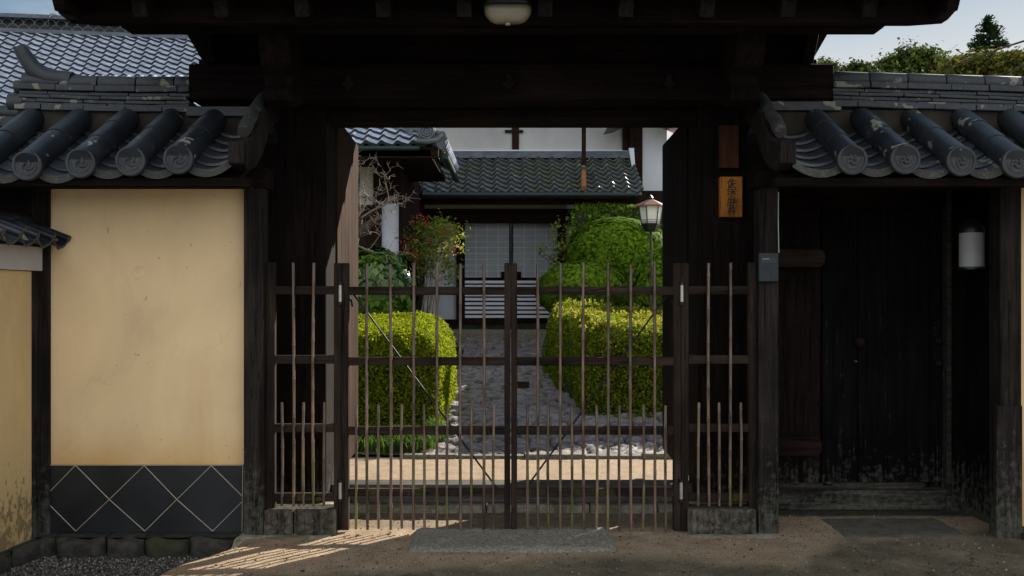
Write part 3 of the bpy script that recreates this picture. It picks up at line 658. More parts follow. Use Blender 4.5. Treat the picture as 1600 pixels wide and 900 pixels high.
for a, b in ((447, 460), (555, 568), (662, 675), (770, 783)): hbar(1075.5, 1169, a, b, sr)
for px in (1106, 1139.5): bamboo(px, 411, 789, sr)
for px in (1090, 1122, 1155.5): bamboo(px, 628, 789, sr, .0083)
for par, px, ya in ((fl, 532.5, 441), (fl, 532.5, 748), (fr, 1064.5, 441), (fr, 1063.5, 748)):
    m = MB(); x = X(px, FD); m.tube([(x, FD-.02, zf(ya+35)), (x, FD-.02, zf(ya))], .0105, 12)
    h = m.build('hinge', M['steel'], par)
    for a in (0, 31): MB().tube([(x, FD-.02, zf(ya+a+4.5)), (x, FD-.02, zf(ya+a-.5))], .0135, 12).build('hinge_cap', M['iron'], h)
# timber blocks and plinths
def block(pxa, pxb, y0, y1, label, zt, mat='block', seed=1):
    g = random.Random(seed); x0, x1 = X(pxa, 5.87), X(pxb, 5.87); cx, cz = (x0+x1)/2+.02, .05; m = MB()
    nu, nv = 40, 14
    def fr_(u, v):
        x = x0+(x1-x0)*u; z = .0+zt*v; a = math.atan2(z-cz, x-cx)
        e = min(1, u*8, (1-u)*8, v*6+.3, (1-v)*6); dep = .012*(1-e)
        return (x, y0+dep+.007*math.sin(a*9+math.sin(a*4))*e+.006*float(fbm(x*30, z*30, seed))+.012*math.exp(-((x-cx)/.006)**2)*(z > .05), z)
    m.grid(fr_, nu, nv)
    m.box((x0+.006, y0+.02, -.0), (x1-.006, y1, zt-.004))
    o = m.build('timber_block', M[mat]); tag(o, label, 'timber block', 'end grain timber blocks under the fence'); return o
block(412, 457, 5.86, 6.05, 'end grain timber block beside the leftmost dark post', .148, seed=3)
block(459, 525, 5.86, 6.05, 'wider end grain timber block next to the left hinge stile', .148, seed=5)
block(1075, 1182, 5.86, 6.05, 'long cracked end grain timber block under the right fence panel', .150, seed=8)
def slab(px0, px1, y0, y1, zb, zt, name, label, cat, mat, seed, rough=.008, group=None):
    x0, x1 = X(px0, (y0+y1)/2), X(px1, (y0+y1)/2); m = MB(); nu, nv = 40, 16
    def f(u, v):
        x = x0+(x1-x0)*u; y = y0+(y1-y0)*v; e = min(1, u*30, (1-u)*30, v*10, (1-v)*10)
        j = (float(fbm(x*6, y*6, seed))-.47)*.05*(1-e)
        return (x+j, y+j, zb+(zt-zb)*math.sqrt(max(0, e))+(float(fbm(x*18, y*18, seed))-.47)*rough*2*e)
    m.grid(f, nu, nv); o = m.build(name, M[mat]); return tag(o, label, cat, group)
slab(376, 530, 5.76, 6.2, -.09, .0, 'plinth_stone', 'flat plinth stone under the two left timber blocks', 'plinth stone', 'plinth', 4, group='plinth stones')
slab(1062, 1224, 5.75, 6.2, -.05, .004, 'plinth_stone', 'flat mossy plinth stone under the right timber block and post', 'plinth stone', 'plinth', 6, group='plinth stones')
slab(637, 966, 5.44, 6.02, -.04, .022, 'granite_slab', 'rough granite slab set in the sand before the gate', 'stone slab', 'granite', 9, .012)
slab(1295, 1492, 5.74, 6.34, -.04, .012, 'worn_slab', 'dark worn stone slab before the side door', 'stone slab', 'worn', 12, .01)

# ================================================================== WING WALLS
def tomoe_disc(r):
    m = MB(); m.tube([(0, .012, 0), (0, -.008, 0)], r, 28, sm=False)
    def ring(rr, t, y): m.tube([(math.cos(a)*rr, y, math.sin(a)*rr) for a in [k*2*math.pi/28 for k in range(29)]], t, 6, caps=False)
    ring(r-.008, .010, -.008); ring(r*.62, .0035, -.008)
    for k in range(3):
        a0 = k*2*math.pi/3; pts = []; rad = []
        for j in range(9):
            t = j/8; a = a0+t*2.3; rr = r*(.14+.38*t); pts.append((math.cos(a)*rr, -.009, math.sin(a)*rr)); rad.append(r*(.115*(1-t)+.012))
        m.tube(pts, rad, 6)
    return m
disc_mb = tomoe_disc(.082)
def wing_roof(parent, rows, y0, y1, z0f, z1, xlo, xhi, end_gap):
    roof = MB().prism([(y0+.06, z0f-.085), (y1+.1, z1-.06), (y1+.1, z1-.10), (y0+.06, z0f-.125)], 'x', xlo, xhi).build('roof_boarding', M['gate_x'], parent)
    MB().prism([(6.28, z1-.06), (6.95, z0f-.1), (6.95, z0f-.06), (6.28, z1-.02)], 'x', xlo, xhi).build('rear_roof', M['tile'], parent)
    for k, (x, zc) in enumerate(rows):
        m = MB(); jx = rnd.uniform(-.009, .009); roll_row(m, (x+jx*.4, y0, zc), (x+jx, y1, z1+rnd.uniform(-.006, .006)), .072+rnd.uniform(-.002, .002), 18, 2+(k % 3 == 0), .006)
        rt = m.build('round_tile', M['tile'], parent)
        d = MB(); ra = rnd.uniform(-.5, .5); ca_, sa_ = math.cos(ra), math.sin(ra); d.add([(v[0]*ca_-v[2]*sa_+x+jx*.4, v[1]+y0, v[0]*sa_+v[2]*ca_+zc-.004) for v in disc_mb.v], disc_mb.f); d.sm = list(disc_mb.sm); d.build('end_disc', M['tile_disc'], rt)
    gaps = [(rows[i][0]+rows[i+1][0])/2 for i in range(len(rows)-1)]+end_gap
    for g in gaps:
        g, wdt = g if isinstance(g, tuple) else (g, .135)
        zc = min(rows, key=lambda r_: abs(r_[0]-g))[1]; m = MB(); nc = 6
        for c in range(nc):
            ta, tb = c/nc, min(1, (c+1)/nc+.05); ya, yb = y0+.03+(y1-y0)*ta, y0+.03+(y1-y0)*tb
            za, zb = zc-.045+(z1-zc)*ta, zc-.045+(z1-zc)*tb-.03
            jj = rnd.uniform(-.006, .006)
            def f(u, v): return (g+(u-.5)*2*wdt, ya+(yb-ya)*v+jj, za+(zb-za)*v+.058*((u-.5)*2)**2-.03+.012)
            m.grid(f, 10, 1)
            lip = .034 if c == 0 else .016
            m.grid(lambda u, v: (g+(u-.5)*2*wdt, ya+jj+.001*v, za+.058*((u-.5)*2)**2-.03+.012-lip*(1-v)), 10, 1)
        m.build('pan_tiles', M['tile_pan'], parent)
        m = MB(); yy_ = y0+.028; m.grid(lambda u, v: (g+(u-.5)*2*wdt, yy_-.004, zc-.066+.012+.058*((u-.5)*2)**2-.042*(1-v)), 10, 1)
        m.grid(lambda u, v: (g+(u-.5)*2*wdt, yy_-.004+.05*v, zc-.0655+.012+.058*((u-.5)*2)**2), 10, 1)
        m.build('eave_tile', M['tile_mossedge'], parent)
def ridge(parent, x0, x1, zt, drop, yc=6.16, seedk=0):
    """stacked ridge courses; zt(x) is the top line"""
    def course(ztop, zbot, half, name, lmin, lmax, mat, offs=0):
        m = MB(); x = x0-offs
        while x < x1:
            l = rnd.uniform(lmin, lmax); a, b = max(x, x0), min(x+l-.003, x1)
            if b-a > .02:
                za, zb = zt(a), zt(b); j = rnd.uniform(-.004, .004); k = rnd.uniform(-.003, .003)
                vs = [(a, yc-half+j, za-zbot+k), (b, yc-half+j, zb-zbot-k), (b, yc+half, zb-zbot-k), (a, yc+half, za-zbot+k), (a, yc-half+j, za-ztop+k), (b, yc-half+j, zb-ztop-k), (b, yc+half, zb-ztop-k), (a, yc+half, za-ztop+k)]
                m.add(vs, [(0, 3, 2, 1), (4, 5, 6, 7), (0, 1, 5, 4), (1, 2, 6, 5), (2, 3, 7, 6), (3, 0, 4, 7)])
            x += l
        m.build(name, mat, parent, .004)
    R_ = M['tile_ridge']
    MB().box((min(x0, 1.53) if x0 > 0 else x0, 6.07, 2.38), (x1 if x1 > 0 else -1.53, 6.26, 2.545)).build('ridge_bed', M['bed'], parent)
    x = x0
    m = MB()
    while x < x1:
        b = min(x+.232, x1); m.tube([(x, yc, zt(x)-.05), (x+.006, yc, zt(x)-.05), ((x+b)/2, yc, zt((x+b)/2)-.05), (b-.004, yc, zt(b)-.05)], [.048, .052, .051, .050], 16); x += .236
    m.build('ridge_cap', R_, parent)
    course(.075, .112, .085, 'ridge_course', .22, .27, R_); course(.115, .137, .068, 'ridge_course', .2, .32, R_, .1)
    course(.139, .160, .076, 'ridge_course', .2, .32, R_, .05); course(.162, .184, .068, 'ridge_course', .2, .32, R_, .16)
    course(.186, .204, .07, 'ridge_course', .25, .3, R_, .02); course(.206, .240, .125, 'ridge_flange', .22, .27, R_, .1)
def barge(parent, s):
    x = s*1.50; top = [(6.22, 2.66), (6.05, 2.625), (5.9, 2.53), (5.75, 2.39), (5.62, 2.30), (5.5, 2.255), (5.40, 2.25)]
    bot = [(5.40, 2.13), (5.52, 2.10), (5.66, 2.14), (5.8, 2.22), (5.95, 2.36), (6.1, 2.46), (6.22, 2.5)]
    MB().prism(top+bot, 'x', x-.045, x+.045).build('barge_board', M['post'], parent, .01)
    for ya, za, yb, zb in ((6.2, 2.665, 5.86, 2.50), (5.84, 2.475, 5.60, 2.33)):
        m = MB(); m.tube([(x+s*.012, yb, zb), (x+s*.012, yb+.03, zb+.02), (x+s*.012, (ya+yb)/2, (za+zb)/2+.02), (x+s*.012, ya, za)], [.034, .040, .038, .034], 12); m.build('verge_tile', M['tile_rough'], parent)
Y0, Y1, Z1 = 5.40, 6.08, 2.495

# ---- left wing
lw = thing('plaster_wall', 'ochre plaster wall with black diamond tile base left of the gate', 'wall', (-2.2, 6, 0))
MB().box((-2.79, 5.96, .40), (-1.58, 6.10, 2.14)).build('plaster_panel', M['plaster'], lw)
dz0, dz1 = Z(830, 5.95), Z(726.5, 5.95)
MB().box((-2.79, 5.955, dz0-.01), (-1.58, 6.08, dz1)).build('tile_dado', M['dado'], lw)
g = MB(); xs_ = {'t': [117, 225.5, 330.5], 'm': [170.5, 276]}
def gl(p, q): a = P(p[0], p[1], 5.95); b = P(q[0], q[1], 5.95); a.y = b.y = 5.953; g.beam(a, b, .0027, .0055, (0, 1, 0))
ty, my, by = 727.5, 780.5, 830
for (a, b) in (((117, ty), (73, 773)), ((118, ty), (170.5, my)), ((225, ty), (170.5, my)), ((225, ty), (276, my)), ((330, ty), (276, my)), ((330, ty), (379, 776)),
               ((73, 785), (118, by)), ((170.5, my), (118, by)), ((170.5, my), (226, by)), ((276, my), (226, by)), ((276, my), (332, by)), ((379, 783), (332, by)), ((73, 727), (379, 727)), ((379.3, 727), (378, 830))): gl(a, b)
g.build('grout', M['grout'], lw)
MB().box((X(49, 5.93), 5.93, -.02), (X(76, 5.93), 6.08, 2.1)).build('post', M['post'], lw, .006)
MB().box((X(380.5, 5.88), 5.88, .0), (X(411.5, 5.88), 6.0, 2.14)).build('post', M['post'], lw, .006)
MB().box((-3.6, 5.86, 2.05), (-1.45, 6.06, 2.17)).build('wall_plate', M['gate_x'], lw, .004)
MB().box((-3.6, 6.0, .0), (X(49, 5.93)-.003, 6.05, 2.05)).build('shade_panel', M['gate_v'], lw)  # added dark panel stands in for the shadow beneath the eave
m = MB().box((-3.55, 5.44, 2.01), (-1.44, 5.52, 2.055)); m.build('eave_board', M['gate_x'], lw)
rows = [(X(px, Y0), Z(py, Y0)) for px, py in ((-128, 266), (-41, 263), (43, 258), (127, 254), (205, 251), (279, 248))]
wing_roof(lw, rows, Y0, Y1, 2.13, Z1, -3.6, -1.50, [((rows[-1][0]+(-1.53))/2, abs(rows[-1][0]+1.53)/2), X(-170, Y0)])
ztl = lambda x: 2.768+.03*((x+2.2)/1.0)**2-.02*(x < -9)
ridge(lw, X(38, 6.16), -1.975, ztl, 0)
MB().box((-1.975, 6.03, 2.5), (-1.50, 6.28, 2.56)).build('ridge_flange', M['tile_ridge'], lw, .004)
a = X(38, 6.16)
m = MB(); m.tube([(-3.6, 6.16, 2.53), (-3.3, 6.16, 2.535), (a-.01, 6.16, 2.54)], .052, 14); m.box((-3.6, 6.04, 2.44), (a, 6.28, 2.50)); m.build('lower_ridge', M['tile_ridge'], lw, .003)
orn = MB(); orn.tube([(a+.30, 6.16, ztl(a)-.045), (a+.15, 6.16, ztl(a)-.03), (a+.07, 6.15, ztl(a)+.015), (a+.02, 6.14, ztl(a)+.09), (a-.015, 6.13, ztl(a)+.155)], [.054, .056, .054, .048, .040], 14)
orn.build('ridge_horn', M['tile_ridge'], lw)
orn = MB(); orn.tube([(a+.03, 6.16, ztl(a)-.085), (a-.05, 6.16, ztl(a)-.085)], .042, 18); orn.build('ridge_end_tile', M['tile_disc'], lw, .004)
orn = MB(); orn.tube([(a+.02, 6.14, ztl(a)-.185), (a-.075, 6.14, ztl(a)-.185)], .057, 18); orn.build('ridge_end_tile', M['tile_disc'], lw, .004)
barge(lw, -1)
ks = thing('wall_footing', 'row of dark mossy footing stones beneath the diamond tiles', 'footing stones', (-2.2, 5.88, -.15))
pxs = [40, 85, 165, 225, 295, 368]
for i in range(5):
    x0, x1 = X(pxs[i], 5.85), X(pxs[i+1], 5.85); m = MB(); sdd = i*3
    m.grid(lambda u, v: (x0+(x1-x0-.006)*u, 5.80+.05*(1-min(1, u*9, (1-u)*9, v*5, (1-v)*5))+.04*float(fbm(u*5+sdd, v*3, i)), -.17+(.165-.03*float(vnoise(u*3+sdd*1.7, i*2.3, 5)))*v), 18, 8)
    m.grid(lambda u, v: (x0+(x1-x0-.006)*u, 5.80+.05+.04*float(fbm(u*5+sdd, 3, i))+.2*v, -.005-.01*(1-v)), 14, 2)
    m.build('footing_stone', M['stone'], ks)

# ---- neighbour's wall, running towards the street
nb = thing('neighbour_wall', 'lower stained ochre wall with white band and small tiled coping', 'wall', (-2.9, 5.5, 0))
ang = R(6)
def nw(t, off, z): return (-2.818-off*math.cos(ang)-t*math.sin(ang)*.0-.10*t, 5.93-t, z)
def nbox(t0, t1, o0, o1, z0, z1):
    m = MB(); vs = [nw(t, o_, z) for z in (z0, z1) for t, o_ in ((t0, o0), (t1, o0), (t1, o1), (t0, o1))]
    m.add(vs, [(0, 1, 2, 3), (7, 6, 5, 4), (0, 4, 5, 1), (1, 5, 6, 2), (2, 6, 7, 3), (3, 7, 4, 0)]); return m
nbox(.02, 2.2, 0.01, .15, -.15, 1.555).build('plaster_panel', M['plaster2'], nb)
nbox(.0, 2.2, -.022, .15, 1.558, 1.70).build('white_band', M['whiteband'], nb, .004)
nbox(-.01, .06, -.012, .15, -.1, 1.556).build('post', M['post'], nb, .003)
m = MB(); tw = .16
def cop(u, v):                        # u along the wall, v across (0 ridge, 1 eave)
    t = u*2.2; ph = (t/tw) % 1; wv = .020*math.cos(2*math.pi*ph)+.007*math.cos(4*math.pi*ph+1)
    p = nw(t, -.17*v+.07*(1-v), 0); return (p[0], p[1], 1.715+.085*(1-v)+wv)
m.grid(cop, 170, 3); m.grid(lambda u, v: (cop(u, 1)[0]-.002*v, cop(u, 1)[1], cop(u, 1)[2]-.016*v), 170, 1)
m.build('coping_tiles', M['tile'], nb)
m = MB()
for k in range(14):
    t = k*tw; p = nw(t, .07, 1.845); q = nw(t, -.18, 1.748); m.tube([p, q], .022, 10)
m.build('coping_roll', M['tile'], nb)
MB().tube([nw(-.02, .09, 1.85), nw(1.1, .09, 1.85), nw(2.2, .09, 1.85)], .05, 12).build('coping_ridge', M['tile'], nb)
m = MB()
for i in range(5):
    t0 = i*.34; 
    m.grid(lambda u, v: (nw(t0+u*.33, -.06+.03*(1-min(1, u*8, (1-u)*8, v*4, (1-v)*4+.3))-.02*float(fbm(u*4+i*7, v*3, 2)), 0)[0]+(.0), nw(t0+u*.33, 0, 0)[1], -.17+.15*v), 12, 6)
    m.grid(lambda u, v: (nw(t0+u*.33, .1*v-.04, 0)[0], nw(t0+u*.33, 0, 0)[1], -.025), 6, 1)
m.build('footing_stones', M['stone'], nb)

# ---- right wing with the recessed side door
rw = thing('side_door_wall', 'shadowy recessed plank side door under a tiled wing roof right of the gate', 'side door', (2.2, 6, 0))
MB().box((X(1185.5, 5.88), 5.88, .0), (X(1217, 5.88), 6.0, 2.14)).build('post', M['post'], rw, .006)
MB().box((X(1563, 5.78), 5.78, -.02), (X(1596.5, 5.78), 5.92, 2.14)).build('post', M['post'], rw, .006)
MB().box((X(1558, 5.76), 5.765, -.02), (X(1598.5, 5.76), 5.80, Z(634, 5.77))).build('post_patch', M['post'], rw, .004)
MB().box((2.97, 5.90, .02), (3.9, 6.0, 2.10)).build('plaster_panel', M['plaster'], rw)
MB().box((1.43, 5.84, 2.05), (3.9, 6.04, 2.17)).build('wall_plate', M['gate_x'], rw, .004)
MB().box((1.44, 5.44, 2.01), (3.9, 5.52, 2.055)).build('eave_board', M['gate_x'], rw)
m = MB(); 
for k in range(6): m.box((2.955, 5.925+k*.124, -.02), (2.985, 5.925+k*.124+.120, 2.2))
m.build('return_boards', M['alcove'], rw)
MB().box((1.55, 6.60, .02), (2.955, 6.64, 2.5)).build('back_board', M['gate_v'], rw)
dr = MB(); px_ = [1302, 1343, 1390, 1418, 1456, 1479]
for a, b in zip(px_, px_[1:]): dr.box((X(a, 6.5)+.002, 6.53+rnd.uniform(-.004, .004), .19), (X(b, 6.5)-.002, 6.57, 2.05))
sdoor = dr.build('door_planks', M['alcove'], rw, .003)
MB().box((X(1285, 6.5), 6.50, .17), (X(1301, 6.5), 6.58, 2.05)).build('door_stile', M['alcove'], rw, .003)
MB().box((X(1480, 6.46), 6.46, .0), (X(1487, 6.46), 6.58, 2.1)).build('jamb', M['alcove_x'], rw, .003)
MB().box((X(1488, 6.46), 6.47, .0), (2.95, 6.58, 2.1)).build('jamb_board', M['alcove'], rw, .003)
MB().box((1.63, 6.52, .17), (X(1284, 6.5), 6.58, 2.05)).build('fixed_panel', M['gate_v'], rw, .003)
MB().box((1.60, 6.48, .015), (X(1479, 6.5), 6.66, .150)).build('door_sill', M['alcove_x'], rw, .008)
MB().box((1.64, 6.50, .150), (X(1445, 6.5), 6.62, .188)).build('sill_rail', M['alcove_x'], rw, .006)
MB().box((1.60, 6.47, 1.98), (2.95, 6.6, 2.2)).build('door_lintel', M['gate_x'], rw, .004)
MB().box((1.60, 6.35, -.04), (2.97, 6.7, .012)).build('threshold_stone', M['stone'], rw, .008)
for ya, yb, xe, mt in ((389, 418, 1288, 'fence_x'), (682, 712, 1283, 'redwood')):
    z0_, z1_ = Z(yb, 6.42), Z(ya, 6.42); xa_, xb_ = 1.58, X(xe, 6.42)
    MB().prism([(xa_, z0_), (xb_-.03, z0_), (xb_, z0_+.03), (xb_, z1_-.03), (xb_-.03, z1_), (xa_, z1_)], 'y', 6.40, 6.49).build('cross_bar', M[mt], rw, .005)
for px, py, r_ in ((1345, 536, .034), (1468, 533, .022), (1468, 568, .022), (1338, 565, .006)):
    c = P(px, py, 6.5); m = MB(); m.tube([(c.x, 6.54, c.z), (c.x, 6.505, c.z), (c.x, 6.492, c.z), (c.x, 6.487, c.z)], [r_, r_, r_*.75, r_*.2], 16); m.build('knob', M['steel'] if r_ < .01 else M['redwood'], rw)
kb = MB(); kb.beam((2.99, 6.5, .01), (3.02, 5.2, .01), .12, .07); kb.build('side_kerb', M['stone'], rw, .012)
rows = [(X(px, Y0), Z(py, Y0)) for px, py in ((1330, 249), (1414, 248), (1501, 251), (1587, 254), (1673, 257), (1759, 260))]
wing_roof(rw, rows, Y0, Y1, 2.13, Z1, 1.5, 3.9, [((rows[0][0]+1.53)/2, (rows[0][0]-1.53)/2)])
ztr = lambda x: 2.800-.028*(x-1.97)
ridge(rw, 1.965, 3.9, ztr, 0)
MB().box((1.53, 6.035, 2.535), (2.0, 6.28, 2.592)).build('ridge_flange', M['tile_ridge'], rw, .004)
barge(rw, 1)

# ================================================================== SMALL THINGS ON THE GATE
def textmesh(body, size, font_extrude=.0012, shear=.0, offset=.0):
    cu = bpy.data.curves.new('writing', 'FONT'); cu.body = body; cu.size = size; cu.extrude = font_extrude; cu.align_x = 'CENTER'; cu.align_y = 'CENTER'; cu.shear = shear; cu.offset = offset
    o = bpy.data.objects.new('writing', cu); COL.objects.link(o); bpy.context.view_layer.update()
    me = bpy.data.meshes.new_from_object(o.evaluated_get(bpy.context.evaluated_depsgraph_get())); COL.objects.unlink(o); bpy.data.objects.remove(o); return me
def put_text(body, size, cx, y, cz, mat, parent, shear=0, sx=1, offset=.0, rot=0):
    me = textmesh(body, size, .001, shear, offset); off = wl(parent); cr, sr_ = math.cos(rot), math.sin(rot)
    for v in me.vertices:
        x, z = v.co.x*sx, v.co.y; x, z = x*cr-z*sr_, x*sr_+z*cr
        v.co = Vector((cx+x-off.x, y-v.co.z-off.y, cz+z-off.z))
    me.materials.append(mat); o = bpy.data.objects.new('writing', me); COL.objects.link(o); o.parent = parent; return o
SD = 6.30
npl = thing('name_board', 'bright orange wooden name board with black brush writing on the right pillar', 'name board', (X(1142, SD), SD, Z(307, SD)))
MB().box((X(1125.5, SD), SD, Z(339, SD)), (X(1160, SD), 6.355, Z(276, SD))).build('board', M['plaque'], npl, .003)
for ch, py, sz, sx in (('佐', 287.5, .060, 1.1), ('保', 299.5, .060, 1.15), ('山', 309.5, .036, 1.4), ('暁', 318.5, .060, 1.2), ('杵', 330.5, .060, 1.1)):
    put_text(ch, sz, X(1143+rnd.uniform(-.8, .8), SD), SD-.001, Z(py, SD), M['ink'], npl, .12, sx, .0005, .04)
npo = thing('name_board', 'old dark faded name board above the orange one', 'name board', (X(1140, SD), SD, Z(228, SD)))
MB().box((X(1125, SD), SD+.01, Z(262, SD)), (X(1155, SD), 6.355, Z(195, SD))).build('board', M['plaque_old'], npo, .003)
st = MB()
for cx, n_, y0_ in ((1135, 5, 205), (1148, 5, 201)):
    for k in range(n_):
        for j in range(4):
            a = P(cx+rnd.uniform(-3.5, 3.5), y0_+k*9.5+rnd.uniform(-3, 3), SD+.01); b = a+Vector((rnd.uniform(-.014, .014), 0, rnd.uniform(-.012, .006))); a.y = b.y = SD+.0085; st.tube([a, (a+b)/2+Vector((.002, 0, .001)), b], [.0012, .0018, .0008], 5)
st.build('writing', M['inkfade'], npo)
ID = 5.85
ic = thing('intercom', 'slate grey door intercom fixed on the weathered right post', 'intercom', (X(1201, ID), ID, Z(417, ID)))
MB().box((X(1186, ID), ID, Z(440, ID)), (X(1216.5, ID), 5.879, Z(395, ID))).build('housing', M['intercom'], ic, .004)
MB().box((X(1189.5, ID), ID-.002, Z(411, ID)), (X(1213.5, ID), ID+.004, Z(402, ID))).build('camera_window', M['black'], ic, .001)
MB().box((X(1191, ID), ID-.003, Z(405.4, ID)), (X(1202, ID), ID+.004, Z(403.8, ID))).build('display', M['display'], ic)
m = MB()
for k in range(7): x = X(1192+k*1.6, ID); m.box((x, ID-.0015, Z(423, ID)), (x+.0018, ID+.003, Z(414, ID)))
m.build('speaker_slots', M['black'], ic)
MB().box((X(1204, ID), ID-.002, Z(436, ID)), (X(1213, ID), ID+.003, Z(427, ID))).build('call_button', M['intercom'], ic, .001)
cb = MB().tube([(X(1216.5, 5.87), 5.872, Z(300, 5.87)), (X(1216, 5.87), 5.87, Z(350, 5.87)), (X(1217, 5.87), 5.87, Z(395, 5.87))], .0028, 6).build('cable', M['cable']); tag(cb, 'thin pale cable running down to the intercom', 'cable')
LD = 5.78
def oval(m, cx, cy, cz, rx, ry, h, sq, n=32, zs=None):
    zs = zs or [(0, 1), (-h*.35, .98), (-h*.7, .88), (-h*.92, .7), (-h, .45)]; rings = []
    for dz, k in zs:
        rings.append([(cx+rx*k*math.copysign(abs(math.cos(a))**sq, math.cos(a)), cy+ry*k*math.copysign(abs(math.sin(a))**sq, math.sin(a)), cz+dz) for a in [2*math.pi*i/n for i in range(n)]])
    vs = [v for r in rings for v in r]; m.add(vs, [(j*n+i, j*n+(i+1) % n, (j+1)*n+(i+1) % n, (j+1)*n+i) for j in range(len(zs)-1) for i in range(n)]+[tuple(range((len(zs)-1)*n, len(zs)*n)), tuple(range(n))[::-1]], True)
cl = thing('porch_lamp', 'unlit beige oval lamp under the gate eaves', 'lamp', (X(793, 5.4), 5.4, 2.95))
m = MB(); lx, ly = X(793.5, 5.3), 5.3
m = MB(); m.grid(lambda u, v: (0, 0, 0), 1, 1); m = MB()
zt_, zb_ = Z(12.5, 5.3), Z(35, 5.3)
oval(m, lx, ly, zt_, X(831, 5.3)-lx, .07, zt_-zb_, .55, zs=[(0, 1), (-.3*(zt_-zb_), .985), (-.6*(zt_-zb_), .9), (-.85*(zt_-zb_), .76), (-(zt_-zb_), .58)]); m.build('diffuser', M['diffuser'], cl)
m = MB(); oval(m, lx, ly, zt_+.05, X(833, 5.3)-lx, .08, .048, .55, zs=[(0, .9), (-.02, 1), (-.048, 1)]); m.build('lamp_body', M['black'], cl)
MB().box((lx-.012, ly-.012, zb_-.016), (lx+.012, ly+.012, zb_)).build('sensor', M['diffuser'], cl, .002)
WD = 6.22
wlmp = thing('wall_lamp', 'unlit white half round lamp with black cap beside the side door', 'lamp', (X(1521, WD), WD, Z(385, WD)))
cx = X(1521, WD); r_ = .076
MB().tube([(cx, WD+.02, Z(417, WD)), (cx, WD+.02, Z(364, WD))], r_, 24).build('shade', M['lampglass2'], wlmp)
MB().tube([(cx, WD+.02, Z(364, WD)), (cx, WD+.02, Z(360, WD)), (cx, WD+.02, Z(350, WD)), (cx, WD+.02, Z(341, WD))], [r_+.006, r_+.008, r_*.95, r_*.45], 24).build('cap', M['black'], wlmp)
MB().tube([(cx, WD+.02, Z(421, WD)), (cx, WD+.02, Z(417, WD))], r_+.006, 24).build('base_ring', M['black'], wlmp)
MB().box((cx-.02, WD+.07, Z(410, WD)), (2.953, WD+.12, Z(350, WD))).build('bracket', M['black'], wlmp)

# ================================================================== PANTILE ROOFS
def pantile(origin, ud, vd, nu, nv, tw, cl, amp, name, mat, parent, th=.03, clip=None, k=8, lipmat=None):
    o, ud, vd = Vector(origin), Vector(ud).normalized(), Vector(vd).normalized(); n = ud.cross(vd).normalized()
    vs, fs = [], []
    def w_(u): return amp*(math.cos(2*math.pi*u)*.75+math.cos(4*math.pi*u+1.1)*.28)
    for j in range(nv):
        v0, v1 = j*cl, (j+1)*cl+.01; jit = [rnd.uniform(-.004, .004) for _ in range(nu+1)]
        for i in range(nu*k):
            u0, u1 = i/k, (i+1)/k
            if clip and not clip(u0*tw, v0): continue
            b = len(vs); h = jit[i//k]
            a0, a1 = o+ud*u0*tw, o+ud*u1*tw
            vs += [a0+vd*v0+n*(w_(u0)+th+h), a1+vd*v0+n*(w_(u1)+th+h), a1+vd*v1+n*w_(u1), a0+vd*v1+n*w_(u0), a0+vd*v0+n*(w_(u0)-.012), a1+vd*v0+n*(w_(u1)-.012)]
            fs += [(b, b+1, b+2, b+3), (b+4, b+5, b+1, b)]
    m = MB(); m.add(vs, fs, True); o_ = m.build(name, mat, parent)
    # keep the lip sharp
    sm = [True, False]*(len(fs)//2); o_.data.polygons.foreach_set('use_smooth', sm)
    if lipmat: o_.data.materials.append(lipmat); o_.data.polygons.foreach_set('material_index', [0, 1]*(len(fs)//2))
    return o_

# ---- far big temple roof at the left
fh = thing('temple_hall', 'large hall roof of silvery pantiles rising behind the left wall', 'building', (-9, 22, 0))
th_ = R(9); ud = Vector((math.cos(th_), math.sin(th_), 0)); back = Vector((-math.sin(th_), math.cos(th_), 0)); vd = (back*math.cos(R(38))+Vector((0, 0, 1))*math.sin(R(38)))
ridge0 = P(-60, 48, 23.2)
pitchlen = 7.4; org = ridge0-vd*pitchlen
pantile(org, ud, vd, 36, 31, .285, .24, .042, 'roof_tiles', M['tile_far'], fh, .055, lipmat=M['tile_lip_shade'])
m = MB(); q = ridge0+ud*10.3
def along(s, dy, dz): p = ridge0+ud*s; return (p.x+back.x*dy, p.y+back.y*dy, p.z+dz)
rb = MB(); rb.beam(along(-1, .12, .03), along(10.3, .12, .03), .5, .09); rb.beam(along(-1, .12, .37), along(10.3, .12, .37), .42, .05); rb.tube([along(-1, .12, .42), along(10.3, .12, .42)], .07, 10); rb.build('ridge', M['tile_dark'], fh)
rc = MB(); rc.beam(along(-1, .22, .2), along(10.3, .22, .2), .1, .29); rc.build('ridge_core', M['black'], fh)
nt2 = MB()
for rrow in range(2):
    for i in range(44):
        c0 = .24*i+(rrow % 2)*.12-.8; pts = [along(c0+.12*math.cos(a), .0, .085+rrow*.13+.125*math.sin(a)) for a in [math.pi*k/8 for k in range(9)]]; nt2.tube(pts, .013, 5)
nt2.build('openwork_tiles', M['tile_dark'], fh)
for s in (.0+1.95, 3.05, 4.2):
    nt3 = MB(); nt3.tube([along(s+.02, -.16, .08), along(s, -.16, .33), along(s+.05, -.1, .45), along(s+.12, .05, .5)], .018, 6); nt3.build('green_hook', M['copper_green'], fh)
MB().prism([(p_.x, p_.y) for p_ in (org+ud*.3+back*.9, org+ud*10-Vector((0, 0, 0))+back*.9, org+ud*10+back*6, org+ud*.3+back*6)], 'z', 0, org.z+.3).build('wall', M['whitewall'], fh)

